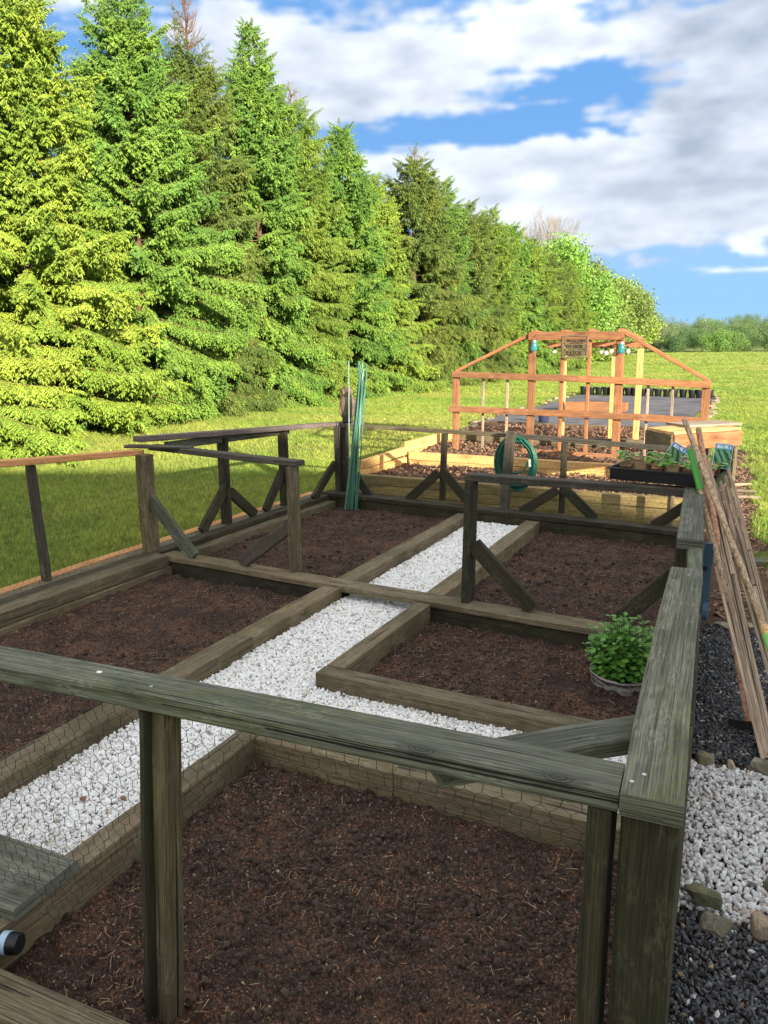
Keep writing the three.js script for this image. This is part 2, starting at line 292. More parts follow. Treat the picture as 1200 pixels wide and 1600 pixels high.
for (let z = -2.84; z < -2.02; z += .0105) for (let x = -.2; x < .9; x += .012) {
  const s = .0055 + .005 * gr() ** 1.5, q = gr(), k = .65 + .4 * gr(), c = q < .06 ? [.16, .15, .15] : q < .2 ? [.52, .46, .42] : [.66, .67, .67];
  pebbles.push([x + (gr() - .5) * .012, .03 + (gr() - .35) * .012, z + (gr() - .5) * .011, gr() * 6, gr() * 6, gr() * 6, s * 1.2, s * .7, s, c[0] * k, c[1] * k, c[2] * k]);
}
instances(scene, 'slate_chips', lump(6, 0, .28), std({ roughness: .55 }), slate);
instances(scene, 'white_pebbles', lump(7, 1, .14), std({ roughness: .7 }), pebbles);

// mown grass: tufts of blades, thicker near, coarser far off
function tuft(n, h, spread, sd) {
  const r = rng(sd), P = [], I = [];
  for (let i = 0; i < n; i++) {
    const a = r() * 6.28, q = Math.sqrt(r()) * spread, bx = Math.cos(a) * q, bz = Math.sin(a) * q, f = r() * 6.28, w = .0018 + .0014 * r(), hh = h * (.45 + .8 * r()), lean = hh * (.15 + .75 * r()), la = r() * 6.28, lx = Math.cos(la) * lean, lz = Math.sin(la) * lean, b = P.length / 3, wx = Math.cos(f) * w, wz = Math.sin(f) * w;
    P.push(bx - wx, 0, bz - wz, bx + wx, 0, bz + wz, bx - wx * .8 + lx * .35, hh * .6, bz - wz * .8 + lz * .35, bx + wx * .8 + lx * .35, hh * .6, bz + wz * .8 + lz * .35, bx + lx, hh, bz + lz);
    I.push(b, b + 1, b + 2, b + 1, b + 3, b + 2, b + 2, b + 3, b + 4);
  }
  const g = new THREE.BufferGeometry(); g.setAttribute('position', new THREE.Float32BufferAttribute(P, 3)); g.setIndex(I); g.computeVertexNormals(); return g;
}
const lawnEdge = (z) => z > -4.6 ? .09 + (z + 4.6) * .35 : -.02 + (z + 7) * .05;
function isLawn(x, z) {
  if (x > -4.16 && x < -.55 && z > -11.7) return false;
  if (x > -.6 && x < 1.4 && z > -12.5) { const e = lawnEdge(z); return x > e + (fbm(z * 3, x * 3, 3) - .5) * .35; }
  if (x > -5.45 - (z + 14.5) * -.02 && x < -1.25 && z < -14.2 && z > -25) return false;
  return true;
}
{
  const gs = rng(21), near = [], mid = [], far = [], fwd = V(0, 0, -1).applyEuler(camera.rotation); fwd.y = 0; fwd.normalize();
  const tone = (x, z, r, even) => {
    const dry = ss(.5, .74, fbm(x * .22 + 40, z * .22, 4)) * .75 + (r() < .1 ? .5 : 0), k = even ? .85 + .3 * r() : .6 + .75 * r(), l = ss(.3, .7, fbm(x * .9, z * .9 + 9, 3));
    let c = mix3([.23, .35, .042], [.33, .42, .058], l); c = mix3(c, [.5, .45, .12], dry * (z > -9 && x < -4 ? .35 : .7)); return c.map((q) => q * k);  // near left lawn less yellow: the greener tone of its shade is painted in
  };
  const put = (list, d0, d1, count, scale, ys) => {
    for (let i = 0; i < count; i++) {
      const d = Math.sqrt(lerp(d0 * d0, d1 * d1, gs())), a = (gs() - .5) * 1.36, c = Math.cos(a), s = Math.sin(a), x = (fwd.x * c - fwd.z * s) * d, z = (fwd.x * s + fwd.z * c) * d;
      if (!isLawn(x, z) || z > 1.5 || x < -13.2 - d * .05) continue;
      const t = tone(x, z, gs, d0 > 20), k = scale * (.75 + .5 * gs());
      list.push([x, -.003, z, 0, gs() * 6.28, 0, k, ys * (.7 + .6 * gs()), k, ...t]);
    }
  };
  put(near, 3.5, 11, 62000, 1, 1); put(mid, 11, 26, 90000, 1.9, 1.1); put(far, 26, 62, 80000, 4.2, 1.6); put(far, 62, 160, 60000, 10, 3);
  const gm = new THREE.MeshPhysicalMaterial({ roughness: .7, side: THREE.DoubleSide, transmission: .25, thickness: 0 });
  instances(scene, 'lawn_grass', tuft(16, .05, .035, 1), gm, near);
  instances(scene, 'lawn_grass', tuft(15, .05, .035, 2), gm, mid);
  instances(scene, 'lawn_grass', tuft(14, .05, .035, 3), gm, far);
}
// ---------------------------------------------------------------- garden timbers
const bf1 = thing('bed_frame', 'weathered timber edging around the nearest soil bed', 'bed frame', [-.9, 0, -1.6], 'timber bed frames beside the white path');
timber(bf1, 'beam', 'beam', [-1.655, .07, -.92], [-1.655, .07, -1.72], .088, .14); timber(bf1, 'beam', 'beam', [-1.655, .07, -1.722], [-1.655, .07, -2.22], .09, .138);
timber(bf1, 'beam', 'beam', [-1.612, .066, -2.17], [-1.045, .066, -2.175], .086, .136); timber(bf1, 'beam', 'beam', [-1.042, .068, -2.175], [-.17, .068, -2.18], .09, .138);
timber(bf1, 'beam', 'beam', [-1.95, .07, -.9], [-.16, .07, -.985], .1, .14); timber(bf1, 'beam', 'post', [-1.9, .05, -.81], [-.16, .05, -.9], .07, .1);
const bf2 = thing('bed_frame', 'weathered timber edging around the soil bed with the mint pot', 'bed frame', [-.9, 0, -3.2], 'timber bed frames beside the white path');
timber(bf2, 'beam', 'beam', [-1.662, .07, -2.81], [-1.655, .07, -3.78], .092, .14); timber(bf2, 'beam', 'beam', [-1.71, .068, -2.764], [-.19, .068, -2.75], .09, .138);
const bf3 = thing('bed_frame', 'timber edging between the white path and the far right soil bed', 'bed frame', [-1.66, 0, -5], 'timber bed frames beside the white path');
timber(bf3, 'beam', 'beam', [-1.66, .07, -3.93], [-1.66, .07, -5.1], .12, .14); timber(bf3, 'beam', 'beam', [-1.662, .071, -5.103], [-1.664, .071, -6.05], .118, .14);
const bf4 = thing('bed_frame', 'long timber edging between the white path and the left soil beds', 'bed frame', [-2.28, 0, -3.5], 'timber bed frames beside the white path');
timber(bf4, 'beam', 'beam', [-2.275, .07, -.95], [-2.28, .07, -2.95], .125, .14); timber(bf4, 'beam', 'beam', [-2.28, .068, -2.953], [-2.282, .068, -3.86], .12, .138); timber(bf4, 'beam', 'beam', [-2.282, .07, -3.99], [-2.285, .07, -6.1], .115, .14);
const thr = thing('threshold_plank', 'split grey plank lying across the near end of the white path', 'plank', [-1.9, .1, -1.17]);
timber(thr, 'plank', W.rail[0], [-2.34, .158, -1.15], [-1.6, .158, -1.19], .22, .036);
timber(thr, 'bearer', 'beam', [-2.2, .07, -1.13], [-1.71, .07, -1.16], .09, .13);
// cross beam under the middle fence
const cbm = thing('cross_beam', 'plank-topped timber beam crossing the garden under the middle fence', 'beam', [-2, 0, -3.9]);
timber(cbm, 'plank', 'beam', [-3.72, .13, -4.0], [-2.2, .13, -3.905], .14, .036); timber(cbm, 'plank', 'beam', [-2.196, .13, -3.905], [-.3, .13, -3.79], .138, .036);
timber(cbm, 'bearer', 'post', [-3.7, .055, -3.99], [-2.35, .055, -3.915], .1, .108); timber(cbm, 'bearer', 'post', [-1.71, .055, -3.875], [-.3, .055, -3.79], .1, .108);
// far cross beam
const fbm_ = thing('cross_beam', 'dark timber beam at the far end of the white path below the far fence', 'beam', [-2, 0, -6.2]);
timber(fbm_, 'plank', 'post', [-3.85, .15, -6.42], [-1.9, .15, -6.235], .15, .04); timber(fbm_, 'plank', 'post', [-1.897, .15, -6.235], [-.42, .15, -6.09], .15, .04);
timber(fbm_, 'bearer', 'post', [-3.85, .065, -6.41], [-.42, .065, -6.085], .1, .128);
// left boundary: two courses inside, rough middle, new timber outside
const lb = thing('border_timbers', 'stacked timbers along the lawn edge of the garden, outermost one new orange wood', 'timber edging', [-3.9, 0, -4]);
timber(lb, 'beam', 'beam', [-3.665, .035, -1.0], [-3.66, .035, -3.93], .09, .09); timber(lb, 'beam', 'beam', [-3.715, .12, -1.0], [-3.7, .12, -3.93], .13, .078);
timber(lb, 'beam', 'post', [-3.835, .085, -1.0], [-3.82, .085, -6.4], .105, .13); timber(lb, 'beam', 'beam', [-3.95, .075, -1.0], [-3.95, .075, -6.6], .11, .125);
timber(lb, 'beam', W.fresh[1], [-4.07, .068, -.9], [-4.07, .068, -4.2], .085, .135, undefined, 'new orange timber'); timber(lb, 'beam', W.fresh[0], [-4.068, .066, -4.205], [-4.05, .066, -6.5], .085, .132, undefined, 'new orange timber');
timber(lb, 'beam', 'beam', [-3.73, .05, -4.06], [-3.72, .05, -6.3], .09, .11);
const rb = thing('border_timbers', 'dark timbers at the foot of the right fence', 'timber edging', [-.25, 0, -3.5]);
timber(rb, 'beam', 'post', [-.1, .07, -.8], [-.2, .07, -2.9], .09, .14); timber(rb, 'beam', 'post', [-.2, .07, -2.905], [-.4, .07, -6.05], .09, .14);

// ---------------------------------------------------------------- fences
const bz = [0, 0, 1];
const f1 = thing('garden_fence', 'nearest mossy fence section with a hexagonal wire net under its flat rail', 'fence', [-1.2, 0, -1.13]);
timber(f1, 'rail', W.rail[0], [-2.7, .831, -1.04], [-.168, .831, -1.208], .098, .04);
timber(f1, 'post', W.beam[1], [-1.142, .0, -1.13], [-1.086, .81, -1.135], .044, .05, [.97, 0, .25]); timber(f1, 'post', W.post[1], [-1.174, .0, -1.114], [-1.118, .81, -1.119], .024, .045, [.97, 0, .25]);
timber(f1, 'post', W.post[0], [-.196, .0, -1.2], [-.196, .81, -1.2], .038, .085, [1, 0, 0]);
part(f1, 'wire_net', netting([-2.5, .1, -1.1], [.998, 0, -.06], [0, 1, 0], 2.3, .71, .036, .0006), M.wire);
const f2 = thing('garden_fence', 'right-hand fence with wide grey planks for a rail, tools leaning on it', 'fence', [-.2, 0, -3]);
timber(f2, 'rail', W.rail[2], [-.115, .833, -1.155], [-.196, .833, -2.535], .098, .04);
timber(f2, 'rail', W.rail[0], [-.158, .79, -2.45], [-.222, .80, -3.15], .046, .088); timber(f2, 'rail', W.rail[1], [-.216, .848, -2.87], [-.3, .845, -4.03], .09, .038); timber(f2, 'rail', W.rail[1], [-.31, .8, -4.0], [-.47, .77, -6.12], .04, .085);
timber(f2, 'post', W.post[1], [-.116, 0, -1.215], [-.116, .812, -1.215], .092, .088, [1, 0, 0]); timber(f2, 'post', W.post[0], [-.2, 0, -2.5], [-.2, .812, -2.5], .05, .09, [1, 0, 0]); timber(f2, 'post', W.post[0], [-.255, 0, -3.1], [-.255, .828, -3.1], .05, .09, [1, 0, 0]); timber(f2, 'post', W.post[1], [-.31, 0, -3.93], [-.31, .826, -3.93], .05, .09, [1, 0, 0]); timber(f2, 'post', W.post[1], [-.46, 0, -6.1], [-.46, .76, -6.1], .05, .09, [1, 0, 0]);
timber(f2, 'brace', W.rail[1], [-.5, .79, -1.19], [-.165, .79, -1.5], .088, .036);
timber(f2, 'brace', 'post', [-.36, .42, -3.95], [-.62, .15, -3.87], .038, .085, bz);
part(f2, 'wire_net', netting([-.12, .13, -1.3], [-.06, 0, -1], [0, 1, 0], 2.7, .66, .04, .0007), M.wire);
const f3 = thing('garden_fence', 'short middle fence section left of the path with a pale thick post', 'fence', [-3.2, 0, -4]);
timber(f3, 'rail', W.dark[0], [-3.98, .858, -4.22], [-2.6, .845, -4.03], .09, .036); timber(f3, 'post', W.beam[2], [-3.86, .14, -4.0], [-3.86, .838, -4.0], .09, .09, [1, 0, .1], 'pale newer post'); timber(f3, 'post', W.beam[1], [-2.64, .148, -4.0], [-2.64, .826, -4.0], .04, .088, [1, 0, .1]);
timber(f3, 'brace', W.rail[1], [-3.81, .52, -3.985], [-3.44, .16, -3.965], .038, .088, bz); timber(f3, 'brace', W.dark[2], [-2.66, .45, -3.99], [-3.04, .165, -3.96], .038, .088, bz); timber(f3, 'shim', W.dark[0], [-4.04, .885, -4.02], [-3.6, .872, -4.2], .09, .018);
const f4 = thing('garden_fence', 'short middle fence section right of the path with a dark rail', 'fence', [-.9, 0, -3.95]);
timber(f4, 'rail', W.dark[1], [-1.47, .848, -3.96], [-.28, .835, -4.02], .09, .038); timber(f4, 'post', W.post[1], [-1.43, .148, -3.9], [-1.43, .828, -3.93], .045, .088, [1, 0, .1]); timber(f4, 'brace', W.post[0], [-1.4, .48, -3.9], [-1.05, .165, -3.87], .038, .088, bz);
const f5 = thing('garden_fence', 'left fence along the lawn, its near rail new orange wood and its far rail purplish', 'fence', [-3.93, 0, -4.5]);
timber(f5, 'rail', W.fresh[0], [-3.96, .955, -2.3], [-3.95, .845, -4.05], .09, .038, undefined, 'new orange rail'); timber(f5, 'rail', W.plum[0], [-3.97, .935, -4.06], [-3.74, .80, -6.95], .09, .04); timber(f5, 'rail', W.rail[1], [-3.93, .86, -4.3], [-3.93, .815, -5.9], .04, .06);
timber(f5, 'post', W.dark[0], [-3.98, .13, -3.2], [-3.99, .87, -3.18], .036, .062, [0, 0, 1]); timber(f5, 'post', W.post[1], [-3.93, .13, -4.95], [-3.93, .85, -4.95], .045, .088, [0, 0, 1]); timber(f5, 'post', W.post[1], [-3.9, .13, -5.77], [-3.9, .83, -5.77], .045, .088, [0, 0, 1]); timber(f5, 'post', W.dark[1], [-3.72, .13, -6.46], [-3.72, .805, -6.46], .055, .088, [1, 0, 0]); timber(f5, 'post', W.post[1], [-3.665, .13, -6.49], [-3.665, .805, -6.49], .04, .088, [1, 0, 0]);
for (const [a, b, c, d] of [[-4.93, .45, -4.6, .15], [-4.99, .4, -5.3, .15], [-5.75, .45, -5.46, .15], [-6.42, .45, -6.1, .15]]) timber(f5, 'brace', 'post', [a < -6 ? -3.745 : -3.91, b, a], [a < -6 ? -3.8 : -3.9, d, c], .038, .085, [1, 0, 0]);
part(f5, 'wire_net', netting([-3.89, .13, -2.4], [0, 0, -1], [0, 1, 0], 4.0, .7, .045, .0006), M.wire);
const f6 = thing('garden_fence', 'far fence section above the raised beds with a thin rail and cross braces', 'fence', [-2, 0, -6.4]);
timber(f6, 'rail', W.beam[1], [-3.7, .80, -6.6], [-2.0, .79, -6.46], .06, .034); timber(f6, 'rail', W.dark[1], [-1.997, .789, -6.46], [-.46, .762, -6.2], .06, .036);
timber(f6, 'post', W.post[0], [-2.63, .165, -6.46], [-2.63, .775, -6.5], .04, .07, [1, 0, 0]); timber(f6, 'post', W.dark[0], [-1.985, .16, -6.29], [-1.955, .84, -6.33], .075, .06, [1, 0, 0], 'black post holding the hose'); timber(f6, 'post', W.post[1], [-1.5, .165, -6.34], [-1.5, .76, -6.36], .04, .07, [1, 0, 0]);
for (const [xa, ya, xb, yb, z] of [[-3.63, .5, -3.36, .16, -6.42], [-2.65, .43, -2.94, .16, -6.4], [-2.6, .46, -2.3, .16, -6.36], [-1.53, .37, -1.83, .16, -6.3], [-1.47, .39, -1.2, .16, -6.26], [-.52, .33, -.74, .16, -6.2]]) timber(f6, 'brace', 'post', [xa, ya, z], [xb, yb, z + .02], .036, .08, bz);
part(f6, 'wire_net', netting([-3.6, .17, -6.44], [.993, 0, .1], [0, 1, 0], 3.1, .58, .045, .0006), M.wire);
{ const r = rng(8), nails = []; for (const [x, z] of [[-.15, -1.19], [-.135, -1.22], [-.18, -2.45], [-1.12, -1.13]]) { const g = new THREE.CylinderGeometry(.004, .004, .003, 8); g.translate(x, .854, z); nails.push(g); } for (let k = 0; k < 3; k++) part(f2, 'nail_head', nails[k], M.nail); part(f1, 'nail_head', nails[3], M.nail);
  const st = new THREE.SphereGeometry(.006, 8, 6); st.scale(1.3, .3, 1); st.translate(-1.28, .853, -1.14); part(f1, 'bird_dropping', st, std({ color: 0xe8e8e4 })); }

// ---------------------------------------------------------------- raised beds behind the fence
const rb1 = thing('raised_bed', 'lowest raised bed of stacked pale planks directly behind the far fence', 'raised bed', [-2.1, 0, -7.2], 'stepped raised beds');
const row = (g, set, x0, x1, z0, z1, y0, n, hh) => { for (let k = 0; k < n; k++) { const cut = lerp(x0, x1, [.55, .35, .7, .45][k % 4]); timber(g, 'plank', set, [x0, y0 + hh * (k + .5), z0], [cut - .002, y0 + hh * (k + .5), lerp(z0, z1, (cut - x0) / (x1 - x0))], .085, hh - .003); timber(g, 'plank', set, [cut, y0 + hh * (k + .5), lerp(z0, z1, (cut - x0) / (x1 - x0))], [x1, y0 + hh * (k + .5), z1], .085, hh - .003); } };
row(rb1, 'tan', -3.72, -.52, -6.76, -6.68, .02, 3, .094);
timber(rb1, 'side_board', W.pine[2], [-3.74, .215, -6.82], [-3.72, .215, -7.98], .05, .19); timber(rb1, 'side_board', W.pine[0], [-3.74, .36, -6.95], [-3.72, .385, -7.98], .05, .09); timber(rb1, 'side_board', W.beam[0], [-3.75, .06, -6.82], [-3.73, .06, -7.98], .06, .115);
timber(rb1, 'side_board', W.pine[0], [-.55, .17, -6.74], [-.6, .17, -7.9], .05, .25);
const rb2 = thing('raised_bed', 'middle raised bed of new yellow planks under the wooden trellis', 'raised bed', [-2.1, 0, -8.6], 'stepped raised beds');
row(rb2, 'tan', -3.66, -.72, -8.0, -7.9, .01, 2, .091); row(rb2, 'pine', -3.66, -.72, -8.0, -7.9, .192, 2, .091);
timber(rb2, 'side_board', W.pine[2], [-3.72, .42, -8.03], [-3.68, .43, -9.35], .05, .12); timber(rb2, 'side_board', W.pine[0], [-3.73, .3, -8.02], [-3.7, .3, -9.35], .05, .115); timber(rb2, 'side_board', W.beam[0], [-3.74, .12, -8.02], [-3.71, .12, -9.35], .055, .235); timber(rb2, 'side_board', W.beam[1], [-.72, .2, -7.98], [-.78, .2, -9.3], .05, .3);
const rb3 = thing('raised_bed', 'rear raised bed of olive weathered planks behind the wooden trellis', 'raised bed', [-2.3, 0, -10.4], 'stepped raised beds');
row(rb3, 'beam', -3.72, -.75, -9.45, -9.4, .05, 4, .1); row(rb3, 'beam', -4.0, -.8, -11.5, -11.4, .01, 4, .1);
timber(rb3, 'side_board', W.beam[0], [-3.76, .24, -9.5], [-3.98, .24, -11.45], .05, .36); timber(rb3, 'side_board', W.beam[1], [-.75, .2, -9.45], [-.8, .2, -11.4], .05, .36);
for (const [x0, x1, z0, z1, y] of [[-3.71, -.56, -7.95, -6.72, .235], [-3.69, -.74, -9.4, -7.97, .335], [-3.95, -.78, -11.42, -9.42, .38]]) structure('bed_soil', field(x0, x1, z0, z1, .04, (x, z) => y + soilH(x, z) * 1.6), redSoilMat);
{ const r = rng(31), a = []; for (let i = 0; i < 5200; i++) { const b = i % 3, x = lerp(-3.65, -.8, r()), z = b === 0 ? lerp(-7.9, -6.8, r()) : b === 1 ? lerp(-9.35, -8.05, r()) : lerp(-11.3, -9.5, r()), y = [.235, .335, .38][b] + soilH(x, z) * 1.6, k = .5 + r(); a.push([x, y + .005, z, r() * 6, r() * 6, r() * 6, .012 + .03 * r() ** 2, .006 + .006 * r(), .008 + .012 * r(), .2 * k, .12 * k, .075 * k]); }
  // bark scattered on the earth strip to the right
  for (let i = 0; i < 3800; i++) { const z = lerp(-12, -4.6, r()), x = lerp(-.62, lawnEdge(z) + .05, r()), k = .5 + r(); if (fbm(x * 3 + 2, z * 1.5, 3) < .45) continue; a.push([x, .018, z, r() * .6, r() * 6, r() * .6, .01 + .04 * r() ** 2, .004, .006 + .012 * r(), .22 * k, .14 * k, .09 * k]); }
  instances(scene, 'bark_chips', lump(12, 0, .3), std({ roughness: 1 }), a); }

// ---------------------------------------------------------------- wooden trellis frame
const tr = thing('garden_trellis', 'reddish wooden trellis frame with a flat top and sloping sides', 'trellis', [-1.95, .3, -8.6]);
{ const z = -8.6, zb = -9.9;
  const up = (x, y0, y1, w, d, set = 'cedar', nm = 'post', zz = z) => timber(tr, nm, set, [x, y0, zz], [x, y1, zz], w, d, [1, 0, 0]);
  up(-3.335, .3, 1.2, .07, .06); up(-2.43, .3, 1.655, .075, .06); up(-1.475, .3, 1.655, .08, .06); up(-.6, .25, 1.11, .08, .06);
  for (const x of [-3.01, -2.72, -1.175, -.925]) up(x, .32, 1.19 - (x + 3.3) * .03, .028, .028, 'lath', 'picket', z - .03);
  up(-2.09, .3, 1.62, .035, .05, 'cedar', 'stud'); up(-1.8, .3, 1.62, .035, .05, 'cedar', 'stud');
  const fr = z + .05;
  timber(tr, 'rail', 'cedar', [-3.36, 1.232, fr], [-1.9, 1.19, fr], .04, .07, bz); timber(tr, 'rail', 'cedar', [-1.897, 1.19, fr], [-.56, 1.14, fr], .04, .07, bz);
  timber(tr, 'rail', 'cedar', [-3.4, .828, fr], [-2.43, .815, fr], .04, .07, bz); timber(tr, 'rail', 'cedar', [-2.427, .815, fr], [-1.3, .795, fr], .04, .07, bz); timber(tr, 'rail', 'cedar', [-1.297, .795, fr], [-.58, .77, fr], .04, .07, bz);
  timber(tr, 'rail', 'cedar', [-2.5, .36, fr], [-1.45, .34, fr], .04, .08, bz);
  timber(tr, 'top_beam', 'cedar', [-2.46, 1.652, fr], [-1.44, 1.64, fr], .04, .09, bz); timber(tr, 'rafter', W.cedar[2], [-3.33, 1.265, z], [-2.44, 1.675, z], .07, .035, bz); timber(tr, 'rafter', W.cedar[2], [-1.45, 1.68, z], [-.57, 1.17, z], .07, .035, bz);
  // rear frame
  for (const [x, y1] of [[-2.39, 1.5], [-1.76, 1.55], [-1.46, 1.5]]) timber(tr, 'post', W.pine[0], [x, .35, zb], [x, y1, zb], .07, .05, [1, 0, 0]);
  timber(tr, 'top_beam', 'cedar', [-2.6, 1.55, zb], [-1.42, 1.55, zb], .04, .07, bz);
  for (const x of [-2.4, -2.07, -1.78, -1.47]) timber(tr, 'roof_bar', W.cedar[2], [x, 1.7, z + .06], [x, 1.61, zb - .05], .06, .035);
  timber(tr, 'rafter', W.cedar[1], [-1.44, 1.56, zb], [-.9, 1.25, zb], .05, .035, bz);
}
// sign
const sign = thing('wooden_sign', 'small slatted wooden sign reading WELCOME TO OUR PATCH on the trellis', 'sign', [-1.945, 1.4, -8.53]);
{ const z = -8.535, x0 = -2.085, x1 = -1.805, y0 = 1.42, y1 = 1.645;
  timber(sign, 'frame', W.beam[0], [x0, y1, z], [x1, y1, z], .022, .018, bz); timber(sign, 'frame', W.beam[0], [x0, y0, z], [x1, y0, z], .022, .018, bz); timber(sign, 'frame', W.beam[2], [x0 + .008, y0 + .01, z], [x0 + .008, y1 - .01, z], .02, .022, bz); timber(sign, 'frame', W.beam[2], [x1 - .008, y0 + .01, z], [x1 - .008, y1 - .01, z], .02, .022, bz);
  for (let k = 0; k < 3; k++) timber(sign, 'slat', W.beam[2], [x0 + .02, 1.468 + k * .066, z - .004], [x1 - .02, 1.468 + k * .066, z - .004], .01, .058, bz);
  const font = await new FontLoader().loadAsync('fonts/droid/droid_serif_bold.typeface.json');
  const ink = std({ color: 0x33261a, roughness: .9 });
  ['PATCH', 'TO OUR', 'WELCOME'].forEach((w, k) => { const g = new TextGeometry(w, { font, size: .034, depth: .003, curveSegments: 3 }); g.computeBoundingBox(); const b = g.boundingBox, s = Math.min(1, .205 / (b.max.x - b.min.x)); g.scale(s, 1, 1); g.translate(-(b.max.x - b.min.x) * s / 2 - 1.945 - .008, 1.452 + k * .066, z + .002); part(sign, 'lettering', g, ink); });
}
// jars and string of bulbs
const jarGlass = new THREE.MeshPhysicalMaterial({ color: 0x4fb0b4, roughness: .15, transmission: .55, thickness: .02, ior: 1.45 });
for (const [x, y, w] of [[-2.385, 1.49, 'left'], [-1.45, 1.46, 'right']]) {
  const g = thing('hanging_jar', w === 'left' ? 'teal glass jar hung on the trellis post left of the sign' : 'teal glass jar hung on the trellis post right of the sign', 'jar', [x, y, -8.5], 'teal jars on the trellis');
  const P = [[.001, 0], [.03, 0], [.036, .012], [.036, .07], [.026, .088], [.026, .1]].map((p) => new THREE.Vector2(...p));
  const gl = new THREE.LatheGeometry(P, 14); gl.translate(x, y, -8.5); part(g, 'glass', gl, jarGlass);
  const lid = new THREE.CylinderGeometry(.028, .028, .018, 14); lid.translate(x, y + .107, -8.5); part(g, 'lid', lid, M.nail);
  part(g, 'hanger', tubeGeo([[x - .027, y + .11, -8.5], [x - .01, y + .16, -8.52], [x, y + .17, -8.535], [x + .01, y + .16, -8.52], [x + .027, y + .11, -8.5]], .002, 12, 4), M.wire);
}
{ const bulbs = thing('string_lights', 'string of clear bulbs hanging along the rear top beam of the trellis', 'string lights', [-1.9, 1.5, -9.85]), xs = [-2.5, -2.36, -2.22, -2.12, -1.92, -1.86, -1.8, -1.72, -1.6]; const bg = new THREE.MeshPhysicalMaterial({ color: 0xf4efe4, roughness: .2, transmission: .35, thickness: .01 });
  part(bulbs, 'cable', tubeGeo(xs.map((x, i) => [x, 1.53 - (i % 2) * .02, -9.85]), .004, 40, 5), M.black);
  xs.forEach((x, i) => { const y = 1.53 - (i % 2) * .02; const s = new THREE.CylinderGeometry(.012, .012, .03, 8); s.translate(x, y - .018, -9.85); const b = part(bulbs, 'bulb', (() => { const q = new THREE.SphereGeometry(.026, 10, 8); q.scale(1, 1.25, 1); q.translate(x, y - .06, -9.85); return q; })(), bg); part(b, 'socket', s, M.black); }); }
// ---------------------------------------------------------------- things in the garden
// owl decoy
{ const p = [-3.62, .838, -6.47], g = thing('owl_decoy', 'brown owl decoy standing on the fence corner beside green stakes', 'owl decoy', p);
  const tint = (geo, f) => { const a = geo.attributes.position, C = []; for (let i = 0; i < a.count; i++) C.push(...f(a.getX(i), a.getY(i), a.getZ(i))); geo.setAttribute('color', new THREE.Float32BufferAttribute(C, 3)); return geo; };
  const om = std({ vertexColors: true, roughness: .7 });
  const body = new THREE.LatheGeometry([[.001, 0], [.05, 0], [.053, .03], [.05, .06], [.06, .11], [.074, .17], [.075, .21], [.062, .245], [.045, .262], [.001, .265]].map((q) => new THREE.Vector2(...q)), 22); body.scale(1, 1, .88);
  tint(body, (x, y, z) => { const k = .6 + .6 * n2(Math.atan2(x, z) * 7 + 20, y * 110); return y < .07 ? [.05 * k, .05 * k, .055 * k] : [.2 * k, .14 * k, .1 * k]; }); body.translate(...p); part(g, 'body', body, om);
  const head = new THREE.SphereGeometry(.056, 20, 14); head.scale(1, .9, .95); tint(head, (x, y, z) => { const k = .75 + .4 * n2(x * 160 + 9, y * 160); return z > .02 && x > -.02 ? [.42 * k, .29 * k, .2 * k] : [.24 * k, .17 * k, .12 * k]; }); head.rotateY(.5); head.translate(p[0], p[1] + .295, p[2]); const hm = part(g, 'head', head, om);
  for (const s of [-1, 1]) { const e = new THREE.ConeGeometry(.015, .036, 8); e.rotateZ(-s * .3); e.translate(p[0] + s * .032, p[1] + .352, p[2] + .012); part(hm, 'ear_tuft', e, std({ color: 0xa07c5c })); const ey = new THREE.SphereGeometry(.007, 10, 8); ey.translate(p[0] + .024 + s * .021, p[1] + .303, p[2] + .046); part(hm, 'eye', ey, std({ color: 0x7a5a30, roughness: .3 })); const w = new THREE.SphereGeometry(1, 14, 10); w.scale(.022, .1, .052); w.rotateX(-.16); tint(w, (x, y, z) => { const k = .6 + .7 * n2(z * 120 + 5, y * 120); return [.13 * k, .095 * k, .075 * k]; }); w.translate(p[0] + s * .056, p[1] + .155, p[2] - .006); part(g, 'wing', w, om); }
  const bk = new THREE.ConeGeometry(.008, .024, 8); bk.rotateX(Math.PI * .8); bk.translate(p[0] + .027, p[1] + .283, p[2] + .056); part(hm, 'beak', bk, std({ color: 0x3a3128 }));
}
// green plant stakes leaning in the corner
{ const r = rng(14); for (let i = 0; i < 24; i++) {
  const bx = -3.55 + .13 * r() + (i < 2 ? .05 : 0), b = [bx, .03, -6.235 - .06 * r()], tx = -3.325 + (bx + 3.48) * .3 + (r() - .5) * .1 - (i === 4 ? .12 : 0), L = 1.26 + .18 * r(), t = [tx, L, -6.2 - .06 * r()];
  const g = rod(b, t, .0058, .0052, 7), rib = []; for (let k = 1; k < 18; k++) { const q = k / 18, c = new THREE.CylinderGeometry(.0066, .0066, .006, 7); c.translate(lerp(b[0], t[0], q), lerp(b[1], t[1], q), lerp(b[2], t[2], q)); rib.push(c); }
  solo('plant_stake', mergeGeometries([g, ...rib]), i % 4 ? M.green : std({ color: 0x7da08c, roughness: .5 }), b, 'thin green ribbed plant stake in the bundle leaning at the far left fence corner', 'plant stake', 'green plant stakes in the corner bundle');
} }
